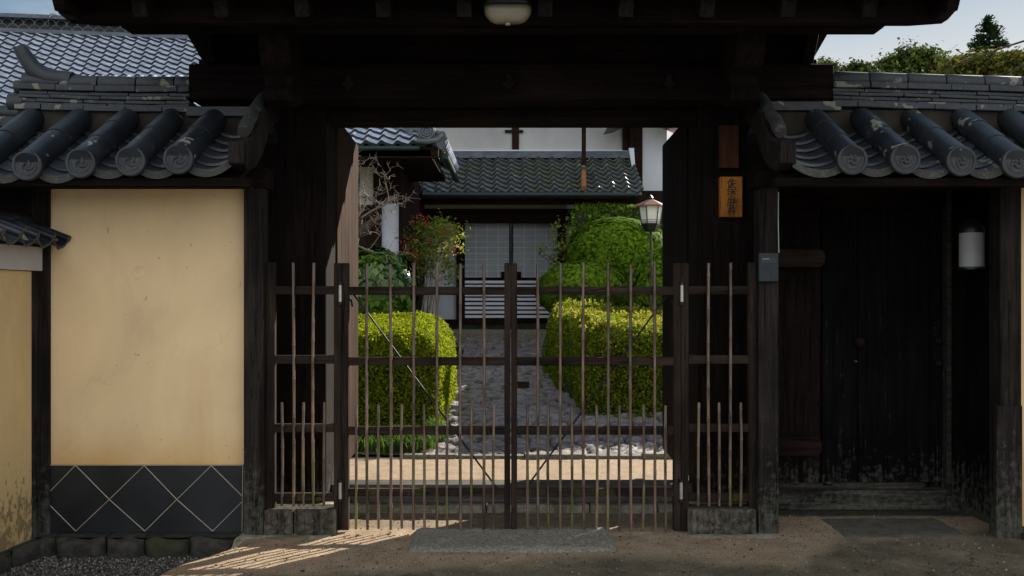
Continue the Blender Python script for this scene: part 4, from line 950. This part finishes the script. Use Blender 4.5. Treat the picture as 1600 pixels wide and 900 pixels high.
# ---- main hall with the entrance
mh = thing('entrance_hall', 'white plastered hall with mossy porch roof and sliding lattice doors', 'building', (.5, 17, .7))
BD = 17.0
def q_(px, py, d=BD): return P(px, py, d)
def wallbox(pa, pb, ya, yb, d0, d1, name, mat, par=mh, bevel=0):   # photo pixel rectangle at depth d0
    return MB().box((X(pa, d0), d0, Z(yb, d0)), (X(pb, d0), d1, Z(ya, d0))).build(name, mat, par, bevel)
UD = 17.45
wallbox(560, 995, 120, 245, UD, UD+.2, 'upper_wall', M['creamwall'])
wallbox(800, 811, 120, 240, UD-.03, UD+.02, 'post', M['brown_v']); wallbox(789, 817.5, 203, 207, UD-.05, UD-.01, 'cross_rail', M['brown'])
wallbox(690, 988, 234, 237.5, UD-.05, UD, 'ledge', M['muntin']); wallbox(690, 988, 237.5, 243, UD-.04, UD, 'ledge', M['brown'])
wallbox(984, 1004, 120, 330, UD-.12, UD+.1, 'corner_post', M['brown_v']); wallbox(973, 984, 193, 235, UD-.06, UD+.05, 'window_shutter', M['brown_v'])
wallbox(1004, 1042, 120, 298, UD-.05, UD+.15, 'side_wall', M['whitewall']); wallbox(1004, 1062, 298, 330, UD-.08, UD+.1, 'side_beam', M['brown'])
# roof over the whole hall: only its underside hides above the lintel
MB().prism([(16.6, 5.2), (21, 7.4), (25.4, 5.2), (25.4, 5.05), (16.6, 5.05)], 'x', -3.0, 2.75).build('main_roof', M['tile_dark'], mh)
MB().box((-3.0, UD+.2, .6), (2.68, 25, 5.05)).build('body_wall', M['whitewall'], mh)
# porch roof
ez, ey = Z(300, 15.8), 15.8; rz, ry = Z(246, 17.35), 17.35; x0 = X(640, 15.8)
vdp = Vector((0, ry-ey, rz-ez)); pl = vdp.length
ext = X(1003, 15.9)
pantile((x0, ey, ez), (1, 0, 0), vdp, int((ext-x0)/.232)+1, 8, .232, pl/8, .045, 'porch_roof', M['tile_moss'], mh, .04, lipmat=M['tile_lip_shade'])
ec = MB()
for i in range(int((ext-x0)/.232)+2):
    x = x0+i*.232+.005
    if x < ext: ec.tube([(x, ey-.015, ez+.035), (x, ey+.05, ez+.05)], .043, 12)
ec.build('eave_cap_tiles', M['tile_dark'], mh)
rd = MB(); 
for k in range(4): rd.box((X(690, 17.3), 17.2+.03*k, rz-.03+.035*k), (X(985, 17.3), 17.44, rz+.0+.035*k))
rd.build('porch_ridge', M['tile_dark'], mh, .004)
MB().tube([(X(660, 15.7), 15.7, ez-.05), (X(993, 15.7), 15.7, ez-.05)], .035, 10).build('gutter', M['copper_green'], mh)
MB().tube([(X(993, 15.7), 15.72, ez-.05), (X(997, 15.7), 16.6, ez+.0)], .035, 10).build('gutter', M['copper_green'], mh)
MB().prism([(15.85, ez-.04), (17.4, rz-.14), (17.4, rz-.2), (15.85, ez-.10)], 'x', x0, ext).build('soffit', M['brown'], mh)
wallbox(620, 1000, 306, 318, 16.1, 16.3, 'eave_beam', M['brown']); wallbox(640, 885, 318, 326, 16.75, 16.85, 'head_plaster', M['creamwall']); wallbox(640, 900, 326, 347, 16.7, 17.0, 'door_lintel', M['brown'])
# white verge ornament and drainpipe
vo = MB(); c = P(990, 260, 16.9)
vo.prism([(X(982, 16.9), Z(232, 16.9)), (X(990, 16.9), Z(232, 16.9)), (X(993, 16.9), Z(278, 16.9)), (X(988, 16.9), Z(280, 16.9)), (X(984, 16.9), Z(272, 16.9)), (X(979, 16.9), Z(276, 16.9)), (X(981, 16.9), Z(268, 16.9)), (X(987, 16.9), Z(262, 16.9))], 'y', 16.85, 16.9); vo.build('white_gable_ornament', M['whitewall'], mh)
MB().box((X(909, 16.95), 16.92, Z(262, 16.95)), (X(915.5, 16.95), 16.99, Z(150, 16.95))).build('drainpipe', M['redwood'], mh)
MB().tube([P(912, 262, 16.6), P(912, 272, 16.2), P(912, 294, 15.72)], .042, 10).build('copper_spout', M['copper'], mh)
MB().box((X(907, 16.4), 16.3, Z(270, 16.4)), (X(917.5, 16.4), 16.45, Z(262, 16.4))).build('rain_head', M['copper_green'], mh)
# little roofs at the top
for a, b, ya, yb in ((950, 1010, 198, 204), ):
    m = MB(); m.prism([(X(945, 17), Z(206, 17)), (X(960, 17), Z(203, 17)), (X(990, 17), Z(188, 17)), (X(990, 17), Z(180, 17)), (X(955, 17), Z(192, 17))], 'y', 16.6, 17.3); m.build('small_gable_roof', M['tile_dark'], mh)
m = MB(); m.prism([(X(1010, 17), Z(180, 17)), (X(1075, 17), Z(210, 17)), (X(1075, 17), Z(203, 17)), (X(1010, 17), Z(172, 17))], 'y', 16.7, 17.4); m.build('small_gable_roof', M['copper_pink'], mh)
wallbox(990, 1046, 330, 520, UD-.1, UD+.1, 'lower_boards', M['brown_v'])
# lower front: walls, doors
wallbox(596, 713, 345, 500, 17.0, 17.15, 'front_wall', M['whitewall']); wallbox(884, 990, 345, 500, 17.0, 17.15, 'front_wall', M['whitewall'])
wallbox(713, 724, 340, 505, 16.9, 17.1, 'door_post', M['brown_v']); wallbox(872, 884, 340, 505, 16.9, 17.1, 'door_post', M['brown_v'])
wallbox(640, 713, 499, 505, 16.95, 17.1, 'base_rail', M['brown']); wallbox(625, 1000, 505, 522, 17.05, 17.3, 'base_wall', M['stone'])
wallbox(655, 662, 345, 500, 16.93, 17.02, 'wall_post', M['brown_v'])
for a, b, st_ in ((725, 797, 1), (800.5, 872, -1)):
    dd = 16.98 if st_ > 0 else 17.02
    dl = wallbox(a, b, 347, 505, dd+.02, dd+.04, 'sliding_door', M['brown_v'])
    wallbox(a+1.5, b-1.5, 349, 433, dd+.005, dd+.015, 'pane', M['shoji'], dl)
    mt = MB()
    for k in range(1, 4): x = X(a+1.5+(b-a-3)*k/4, dd); mt.box((x-.006, dd-.008, Z(433, dd)), (x+.006, dd+.004, Z(349, dd)))
    for k in range(10): z = Z(350+k*9.2, dd); mt.box((X(a+1.5, dd), dd-.006, z-.005), (X(b-1.5, dd), dd+.003, z+.005))
    mt.build('lattice', M['muntin'], dl)
    bx = (b-14, b) if st_ > 0 else (a, a+14)
    wallbox(bx[0], bx[1], 424, 434, dd-.02, dd+.0, 'lock_plate', M['brown'], dl)
    for k in range(9): wallbox(a+1.5, b-1.5, 438.5+k*6.75, 442.7+k*6.75, dd-.0, dd+.015, 'door_board', M['slatwhite'], dl)
em = MB(); c = P(877, 389, 16.88); em.tube([(c.x, 16.9, c.z), (c.x, 16.87, c.z)], .045, 18); em.build('round_emblem', M['copper'], mh, .004)
em = MB(); c = P(877, 389, 16.86)
for k in range(5):
    a = k*2*math.pi/5+.3; em.tube([(c.x+.02*math.cos(a), 16.872, c.z+.02*math.sin(a)), (c.x+.02*math.cos(a), 16.862, c.z+.02*math.sin(a))], .009, 8)
em.build('emblem_petals', M['muntin'], mh)
sst_ = MB().box((X(640, 16.2), 16.0, .6), (X(960, 16.2), 17.0, Z(516, 16.4))); sst_.build('entrance_step', M['granite'], mh, .02)

# ---- left wing of the buildings
lh = thing('side_building', 'low building with bright curved tiles and hipped corner left of the porch', 'building', (-2.5, 13.5, .4))
CX, CY, CZ = -.86, 12.0, Z(226, 12)
tw_ = .19
ncols = 26; xs0 = CX-.32-ncols*tw_
vdf = Vector((0, math.cos(R(29)), math.sin(R(29))))
Lr = 3.2
pantile((xs0, CY, CZ), (1, 0, 0), vdf, ncols+2, 14, tw_, .2, .030, 'front_roof', M['tile_far'], lh, .035, lipmat=M['tile_lip_shade'], clip=lambda u, v: xs0+u < CX-.12-v*.88)
# side slope, facing right
vds = Vector((-math.cos(R(29)), 0, math.sin(R(29))))
pantile((CX, CY, CZ-.0), (0, 1, 0), vds, 14, 14, tw_, .2, .026, 'side_roof', M['tile_moss'], lh, .025, clip=lambda u, v: u > v*.88)
hp = [(CX+.02, CY-.02, CZ+.10), (CX-.25, CY+.25, CZ+.20), (CX-.7, CY+.7, CZ+.42), (CX-2.4, CY+2.4, CZ+1.36)]
m = MB(); m.tube(hp, .06, 12); m.tube([(x, y, z-.07) for x, y, z in hp], .09, 10); m.build('hip_ridge', M['tile_dark'], lh)
m = MB(); c = P(667, 206, 11.95); hp2 = c
m.tube([(c.x, 11.99, c.z), (c.x, 11.93, c.z)], .085, 20)
for rr in (.085, .05, .02): m.tube([(c.x+rr*math.cos(a), 11.925, c.z+rr*math.sin(a)) for a in [k*math.pi/8 for k in range(17)]], .012, 6, caps=False)
m.tube([(c.x-.12, 11.95, c.z-.11), (c.x, 11.93, c.z-.12), (c.x+.12, 11.95, c.z-.10), (c.x+.19, 11.97, c.z-.03)], [.03, .035, .035, .03], 10)
m.box((c.x-.10, 11.96, c.z-.13), (c.x+.10, 12.05, c.z+.12)); m.build('ridge_end_ornament', M['tile_dark'], lh)
for k in range(14): y = CY+.06+k*tw_; MB().tube([(CX+.07, y, CZ+.03), (CX-.1, y, CZ+.10)], .05, 10).build('eave_cap', M['tile_far'], lh)
MB().tube([(xs0, CY-.04, CZ-.05), (CX-.25, CY-.04, CZ-.05)], .03, 8).build('gutter', M['copper_green'], lh)
MB().tube([(CX+.05, CY+.1, CZ-.12), (CX+.05, CY+2.62, CZ-.12)], .04, 8).build('gutter', M['copper_green'], lh)
for px, py in ((692, 225), (706, 244), (716, 262)):
    d_ = CX*1.0/((px-800)/F); MB().tube([(CX+.04, d_, CZ-.05), (CX+.01, d_, CZ-.15), (CX-.03, d_, CZ-.16), (CX-.05, d_, CZ-.11)], .008, 6).build('gutter_hook', M['tile_dark'], lh)
MB().prism([(CY, CZ-.06), (CY+2.65, CZ-.06), (CY+2.65, CZ-.14), (CY, CZ-.14)], 'x', xs0, CX-.12).build('soffit', M['brown'], lh)
MB().box((xs0, CY+.0, CZ-.16), (CX-.03, CY+.09, CZ-.03)).build('fascia', M['brown'], lh)
WX = X(596, 13)
def lbox(pa, pb, ya, yb, name, mat, d=13, t=.1): return MB().box((X(pa, d), d, Z(yb, d)), (X(pb, d), d+t, Z(ya, d))).build(name, mat, lh)
lbox(430, 583, 200, 500, 'wall', M['brown_v'], 13.02); lbox(583, 596, 215, 500, 'post', M['brown_v'], 12.96); lbox(596, 624, 318, 500, 'white_wall', M['whitewall'], 13.0)
lbox(596, 624, 215, 318, 'upper_boards', M['brown_v'], 13.0); lbox(623, 629, 215, 500, 'corner_post', M['brown_v'], 12.97)
lbox(562, 584, 245, 320, 'small_panel', M['creamwall'], 12.99, .02)
MB().box((-6, 13.1, .3), (X(624, 13)+.0, 16.8, 3.2)).build('body', M['brown_v'], lh)

# ================================================================== GARDEN
def hedge(name, label, poly, z0, z1, n, size, mat, core, seed, rr=.16, tips=None, group=None, cat='hedge', zsl=None, lump=.05):
    c = np.array(poly).mean(0); t = thing(name, label, cat, (c[0], c[1], z0), group)
    p, nn = rbox_points(poly, z0, z1, n, rr, seed, zsl, lump)
    leaves('foliage', p, nn, size, mat, t, 1.7, 1.0, seed)
    pc = np.array(poly); sz = np.abs(pc-c).max(0).min(); m = MB(); zo = lambda a: float(zsl(a[0], a[1])) if zsl else 0
    ringd = [(.06, z0, 0), (.06, z1-rr-.03, 1), (.06+rr*.35, z1-rr*.35-.06, 1), (.06+rr, z1-.08, 1)]; vs = []; nn_ = len(pc)
    for dd_, z_, kk in ringd:
        for a_ in pc: q = c+(a_-c)*(1-dd_/max(.3, np.linalg.norm(a_-c))*1.05); vs.append((q[0], q[1], z_+kk*zo(q)*.9))
    m.add(vs, [tuple(range(nn_))[::-1], tuple(range(3*nn_, 4*nn_))]+[(i+k*nn_, (i+1) % nn_+k*nn_, (i+1) % nn_+(k+1)*nn_, i+(k+1)*nn_) for k in range(3) for i in range(nn_)])
    m.build('twigs', core, t)
    if tips:
        g = np.random.default_rng(seed+5); k = np.where(nn[:, 2] > .5)[0]; k = g.choice(k, tips); b = p[k]
        vs = []
        for j in range(5): vs.append(b+np.column_stack([g.normal(size=(tips, 2))*.008, .012*j+.01*g.random(tips)]))
        leaves('shoots', np.vstack(vs), np.tile([0, 0, 0.], (tips*5, 1))+g.normal(size=(tips*5, 3)), size*.9, M['hedge_tip'], t, 2.2, .3, seed)
    return t
hedge('clipped_hedge', 'bright yellow green box hedge left of the stone path', [(-2.6, 9.45), (-1.0, 9.42), (-.70, 9.62), (-.66, 10.2), (-.67, 11.6), (-.9, 12.0), (-2.6, 12.0)], gz(9.8)-.02, 1.07, 125000, .0175, M['hedge_leaf'], M['hedge_core'], 31, .34,
      zsl=lambda x, y: .06*(y-9.5), lump=.05)
hedge('clipped_hedge', 'bright shaggy hedge with golden shoots right of the stone path', [(.76, 10.15), (2.7, 10.1), (3.0, 12.8), (1.4, 13.4), (.62, 13.5), (.42, 13.0), (.53, 11.5)], .12, 1.14, 125000, .0185, M['hedge_leaf2'], M['hedge_core'], 37, .3, tips=700,
      zsl=lambda x, y: .06*(y-10.0)-.085*(x-.8), lump=.09)
def shrub(name, label, c, r, n, size, mat, seed, zmin, cat='shrub', lump=.045, group=None, aspect=1.8, depth=.22, core=.76):
    t = thing(name, label, cat, (c[0], c[1], zmin), group)
    p, nn = ellip_points(c, r, n, seed, lump, zmin, depth); leaves('foliage', p, nn, size, mat, t, aspect, 1.3, seed)
    if core: blob(c, r, seed, core, lump, zmin=zmin).build('branches', M['hedge_core'], t)
    return t
GA = 'rounded clipped shrubs behind the right hedge'
c = P(908, 455, 14.3); shrub('azalea_shrub', 'low rounded shrub closest to the sliding doors', (c.x, c.y, c.z), (.66, .6, .43), 24000, .038, M['azalea'], 41, .5, group=GA)
c = P(965, 395, 15.2); shrub('azalea_shrub', 'tall domed shrub in front of the needle hedge', (c.x, c.y, c.z-.05), (.80, .7, .60), 32000, .038, M['azalea'], 42, .55, group=GA)
c = P(1050, 455, 13.4); shrub('azalea_shrub', 'dark shrub below the garden lantern', (c.x, c.y, c.z), (.62, .6, .62), 24000, .038, M['azalea'], 43, .4, group=GA)
c0, c1 = P(893, 400, 16.0), P(1035, 318, 16.0)
hedge('needle_hedge', 'dark needle leaved hedge clipped flat behind the domed shrub', [(c0.x, 15.8), (c1.x+.5, 15.8), (c1.x+.5, 16.5), (c0.x, 16.5)], .7, Z(320, 15.9), 26000, .045, M['needle'], M['hedge_core'], 51, .1, cat='hedge', lump=.05)
c = P(585, 460, 12.6); shrub('camellia_shrub', 'dark glossy leaved shrub behind the left hedge', (c.x, c.y, c.z), (.56, .45, .62), 8000, .065, M['camellia'], 44, .4, lump=.12, depth=.3)
# nandina with red berries
nd = thing('nandina', 'nandina bush with red berries and thin pale stems', 'shrub', (X(665, 13.2), 13.2, .4))
stm = MB(); tips = []
base = Vector((X(668, 13.2), 13.2, float(gz(np.array(13.2)))))
for k in range(14):
    g = random.Random(200+k); p = base+Vector((g.uniform(-.22, .12), g.uniform(-.1, .1), 0)); px, py = g.uniform(628, 712), g.uniform(345, 420); e = P(px, py, 13.2+g.uniform(-.25, .25))
    pts = [p.lerp(e, t)+Vector((g.uniform(-.03, .03), g.uniform(-.03, .03), 0))*(0 < t < 1) for t in (0, .25, .5, .75, 1)]; stm.tube(pts, [.014, .012, .01, .008, .004], 6); tips.append(e)
    for j in range(5):
        s0 = pts[3].lerp(e, g.random()); e2 = s0+Vector((g.uniform(-.2, .2), g.uniform(-.15, .15), g.uniform(-.05, .22))); stm.tube([s0, (s0+e2)/2+Vector((0, 0, .03)), e2], [.005, .004, .002], 5); tips.append(e2)
stm.build('stems', M['bark'], nd)
tp = np.array([tuple(t) for t in tips]); g = np.random.default_rng(3); k = g.integers(0, len(tp), 2600); p = tp[k]+g.normal(size=(2600, 3))*np.array([.075, .08, .06])
leaves('foliage', p, g.normal(size=p.shape)*.5+np.array([0, -.2, .8]), .026, M['nandina'], nd, 2.3, .6, 3)
pxs = [(640, 375), (646, 348), (652, 338), (661, 342), (668, 350), (698, 362), (704, 357), (633, 385), (640, 392), (625, 378), (713, 385), (722, 388), (690, 383), (705, 395), (650, 400), (672, 372)]
for cx_, cy_ in pxs:
    br = MB()
    for j in range(6):
        c = P(cx_+rnd.gauss(0, 3.2), cy_+rnd.gauss(0, 3.4), 13.0+rnd.uniform(-.1, .1)); r_ = .011
        br.add([(c.x+r_*a, c.y+r_*b, c.z+r_*d) for a, b, d in octa], [tuple(t) for t in tri.tolist()], True)
    br.build('berry_cluster', M['berry'], nd)
# bare trees
def bare(name, label, start, dirv, depth, seed, mat, lens=.5, spread=.6, bias=(0, 0, .1), parent=None, keep=None):
    g = random.Random(seed); m = MB(); t = thing(name, label, 'tree', tuple(start))
    def grow(p, d, r, lv, ln):
        pts, rad = [p], [r]; n = 4
        for i in range(n):
            d = (d+Vector((g.gauss(0, .33), g.gauss(0, .25), g.gauss(0, .33)))+Vector(bias)*.3).normalized(); p = p+d*ln/n; pts.append(p); rad.append(r*(1-(.35 if lv > 0 else .7)*(i+1)/n))
        m.tube(pts, rad, 7 if r > .01 else 5)
        if lv <= 0: return
        for k in range(2 if lv > 1 else g.choice((1, 2))):
            j = g.choice((2, 3, 4)); ax = Vector((g.gauss(0, 1), g.gauss(0, .6), g.gauss(0, 1))).normalized()
            nd_ = (d+ax*spread*g.uniform(.7, 1.5)).normalized(); grow(pts[j], nd_, max(.0026, rad[j]*g.uniform(.55, .78)), lv-1, ln*g.uniform(.62, .85))
    for s_, d_, r__ in dirv: grow(Vector(s_), Vector(d_).normalized(), r__, depth, lens)
    m.build('branches', mat, t); return t, m
pb = P(557, 348, 11.0)
t, m = bare('bare_tree', 'leafless tree with pale twisted branches behind the left door leaf', (pb.x-.1, pb.y, .25), [((pb.x-.05, pb.y, pb.z), (1, 0, .55), .016), ((pb.x-.05, pb.y, pb.z), (.8, -.1, 1.1), .016), ((pb.x-.1, pb.y, pb.z+.15), (.5, 0, 1), .014), ((pb.x+.05, pb.y, pb.z+.05), (1, .1, .9), .013), ((pb.x-.1, pb.y, pb.z+.3), (1, .1, .3), .013), ((pb.x-.1, pb.y, pb.z-.3), (1, 0, .1), .012)], 5, 29, M['bark_pale'], .36, .8, (.08, 0, .16))
MB().tube([(pb.x-.12, pb.y+.1, .2), (pb.x-.15, pb.y+.05, 1.2), (pb.x-.05, pb.y, pb.z-.2), (pb.x+.02, pb.y, pb.z+.05)], [.10, .09, .075, .055], 12).build('trunk', M['bark_dark'], t)
MB().tube([P(540, 372, 11), P(562, 362, 11), P(580, 348, 11), P(596, 338, 11)], [.075, .06, .04, .02], 10).build('limb', M['bark_dark'], t)
# garden lantern
GL = 12.8; gx_ = X(1017, GL)
gl_ = thing('garden_lamp', 'copper roofed garden lantern with milky panes on a pole', 'lamp', (gx_, GL, .4))
def zz(py): return Z(py, GL)
def ngon(z, r, n=6, ph=.0): return [(gx_+r*math.cos(ph+2*math.pi*k/n), GL+r*math.sin(ph+2*math.pi*k/n), z) for k in range(n)]
def loft(rings, n=6): 
    m = MB(); m.add([v for r in rings for v in r], [(j*n+i, j*n+(i+1) % n, (j+1)*n+(i+1) % n, (j+1)*n+i) for j in range(len(rings)-1) for i in range(n)]+[tuple(range(n))[::-1], tuple(range((len(rings)-1)*n, len(rings)*n))]); return m
loft([ngon(zz(323), .205), ngon(zz(321), .205), ngon(zz(316), .115), ngon(zz(312), .04)]).build('roof', M['copper_pink'], gl_)
loft([ngon(zz(312.5), .02), ngon(zz(309), .03), ngon(zz(304.5), .003)]).build('finial', M['black'], gl_)
loft([ngon(zz(349), .115), ngon(zz(323), .15)]).build('pane', M['lampglass'], gl_)
fm = MB()
for k in range(6):
    a, b = ngon(zz(350), .12)[k], ngon(zz(322), .155)[k]; fm.beam(a, b, .012, .012, (0, 1, 0))
for py in (344, 347): 
    rg = ngon(zz(py), .125); 
    for k in range(6): fm.beam(rg[k], rg[(k+1) % 6], .005, .005)
fm.build('frame', M['black'], gl_)
loft([ngon(zz(362), .075), ngon(zz(360), .085), ngon(zz(351), .125), ngon(zz(349), .125)]).build('collar', M['black'], gl_)
MB().tube([(gx_, GL, .35), (gx_, GL, zz(361))], .017, 10).build('pole', M['bark_dark'], gl_)
# grass tufts at the foot of the left hedge
def tufts(name, label, pts, n, h, seed):
    g = np.random.default_rng(seed); pts = np.array(pts); k = g.integers(0, len(pts), n); b = pts[k]+np.column_stack([g.normal(size=(n, 2))*.05, np.zeros(n)])
    th = g.random(n)*6.28; hh = h*(.5+g.random(n)); ln = .5*hh; w_ = .004
    tip = b+np.column_stack([np.cos(th)*ln, np.sin(th)*ln, hh]); mid = b+np.column_stack([np.cos(th)*ln*.35, np.sin(th)*ln*.35, hh*.7]); s_ = np.column_stack([-np.sin(th), np.cos(th), np.zeros(n)])*w_
    v = np.stack([b-s_, b+s_, mid+s_, mid-s_, mid-s_, mid+s_, tip+s_*.1, tip-s_*.1], 1).reshape(-1, 3); q = np.arange(8*n).reshape(-1, 4)
    o = npmesh(name, v, q, M['grass']); tag(o, label, 'grass', kind='stuff')
pts = [(x, 9.15+.12*math.sin(x*9), float(gz(np.array(9.15)))-.02) for x in np.linspace(-1.9, -.68, 16)]+[(-1.4+.09*k, 8.86+.05*(k%3), .02) for k in range(8)]+[(-.72, y, float(gz(np.array(y)))) for y in (9.4, 9.9, 10.6)]+[(.55, y, float(gz(np.array(y)))) for y in (12.2, 12.8, 13.6, 14.1)]
tufts('grass_tufts', 'strappy green grass along the foot of the hedges', pts, 3200, .12, 4)
sp_ = thing('young_maple', 'thin sapling with a few reddish leaves beside the sliding doors', 'shrub', (X(880, 15.6), 15.6, .7))
m = MB(); tips = []
for e in ((868, 350), (888, 345), (842, 388), (868, 378), (880, 388), (866, 408), (890, 365)):
    a = P(884, 440, 15.5); b = P(e[0], e[1], 15.4); c = (a+b)/2+Vector((.05, 0, .04)); m.tube([a, c, b], [.012, .008, .004], 5); tips += [b, b.lerp(c, .3), b.lerp(c, .6)]
m.tube([P(884, 440, 15.5), (X(884, 15.5), 15.5, .7)], .014, 6); m.build('stems', M['bark_dark'], sp_)
tp = np.array([tuple(t) for t in tips]); g = np.random.default_rng(9); k = g.integers(0, len(tp), 330); p = tp[k]+g.normal(size=(330, 3))*.06; leaves('foliage', p, g.normal(size=p.shape)*.5+np.array([0, 0, .8]), .035, M['nandina'], sp_, 1.9, .6, 9)

# ================================================================== FAR TREES
def fartree(name, label, px, py, d, wpx, hpx, n, size, mat, seed, gap=.5, group='trees beyond the right wall'):
    """crown centred at a photo position, real distance d"""
    g = np.random.default_rng(seed); c = P(px, py, d); rx, rz_ = wpx/2/F*d, hpx/2/F*d; t = thing(name, label, 'tree', (c.x, d, 0), group)
    m = MB(); m.tube([(c.x, d, -.1), (c.x+.1, d, c.z*.5), (c.x, d, c.z+rz_*.3)], [.28, .2, .08], 8)
    cl_ = []
    for k in range(34):
        a = g.normal(size=3); a /= np.linalg.norm(a); rr = g.random()**.4*.8; q = np.array([c.x, d, c.z])+a*np.array([rx, rx*.8, rz_])*rr; cl_.append(q)
        if k < 14: m.tube([(c.x, d, c.z-rz_*.6), tuple((q+np.array([c.x, d, c.z-rz_*.4]))/2), tuple(q)], [.08, .05, .02], 5)
    m.build('trunk', M['bark_dark'], t)
    k = g.integers(0, len(cl_), n); cl_ = np.array(cl_); s_ = rx*(.22+.2*g.random(len(cl_)))
    dd = g.normal(size=(n, 3)); dd /= np.linalg.norm(dd, axis=1)[:, None]; p = cl_[k]+dd*(s_[k]*np.abs(g.normal(size=n))*.62)[:, None]*np.array([1.1, 1.1, .75])
    leaves('crown', p, dd+np.array([0, 0, .4]), size, mat, t, 1.7, .6, seed); return t
fartree('broadleaf_tree', 'dark round crowned tree left of the pointed conifer', 1425, 108, 45, 110, 66, 14000, .12, M['treeleaf'], 61)
fartree('broadleaf_tree', 'small open crowned tree between the gate and the dark round tree', 1345, 112, 48, 60, 40, 1500, .13, M['treeleaf'], 62)
fartree('broadleaf_tree', 'thin treetop showing closest to the gate eaves', 1288, 108, 48, 60, 30, 900, .13, M['treeleaf'], 63)
fartree('broadleaf_tree', 'olive green tree in front of the conifer', 1520, 118, 40, 140, 66, 18000, .11, M['treeleaf2'], 64)
fartree('broadleaf_tree', 'olive tree at the right edge of the view', 1600, 108, 38, 90, 70, 8000, .12, M['treeleaf2'], 65)
fartree('broadleaf_tree', 'low green tree under the round crowned tree', 1400, 135, 42, 120, 50, 7000, .12, M['treeleaf'], 66)
fartree('broadleaf_tree', 'low leafy tree filling the gap under the thin treetops', 1320, 128, 50, 150, 40, 6000, .12, M['treeleaf'], 67)
fartree('broadleaf_tree', 'green tree between the round crowned tree and the conifer', 1478, 112, 47, 70, 50, 7000, .12, M['treeleaf'], 68)
cf = thing('conifer', 'dark pointed conifer rising above the other trees', 'tree', (X(1543, 46), 46, 0))
c = P(1543, 27, 46); hh = 4.6
MB().tube([(c.x, 46, 0), (c.x, 46, c.z-2), (c.x, 46, c.z)], [.3, .12, .02], 8).build('trunk', M['bark_dark'], cf)
pp, nn = [], []; g = np.random.default_rng(70); bm_ = MB()
for k in range(120):
    t = (k/120); z = c.z-.1-t*hh; r_ = (.04+3.0*t)*(.6+.55*g.random()); a = g.random()*6.28; e = np.array([c.x+r_*math.cos(a), 46+r_*math.sin(a), z+.05-.12*r_]); s0 = np.array([c.x, 46, z])
    bm_.tube([tuple(s0), tuple((s0+e)/2+np.array([0, 0, -.05])), tuple(e+np.array([0, 0, .08]))], [.025, .018, .008], 4)
    m_ = int(16+230*t); u = g.random(m_)**.6; p = s0+(e-s0)*u[:, None]+g.normal(size=(m_, 3))*np.array([.09, .09, .045])*(.5+u[:, None]); p[:, 2] += .08*u**2; pp.append(p)
pp = np.vstack(pp); leaves('crown', pp, g.normal(size=pp.shape)*.4+np.array([0, 0, 1.]), .09, M['conifer'], cf, 2.4, .5, 71); bm_.build('branches', M['bark_dark'], cf)
tw2 = MB()
tw2.tube([P(1470, 114, 12), P(1520, 92, 12), P(1575, 72, 12), P(1660, 45, 12)], [.007, .01, .012, .016], 6); tw2.tube([P(1538, 100, 12), P(1550, 90, 12), P(1556, 80, 12)], [.004, .006, .007], 5)
tw2.tube([P(1575, 117, 12), P(1592, 104, 12), P(1640, 84, 12)], [.007, .009, .012], 6); tw2.tube([P(1560, 117, 12), P(1590, 108, 12), P(1640, 84, 12)], [.004, .006, .008], 5)
bt = thing('leaning_bare_tree', 'bare arching twigs crossing the sky at the right edge', 'tree', (X(1700, 12), 12, 0)); tw2.build('twigs', M['bark_dark'], bt)
MB().tube([(X(1700, 12), 12, -.1), (X(1690, 12), 12, 2.4), P(1650, 60, 12)], [.08, .05, .014], 8).build('trunk', M['bark'], bt)
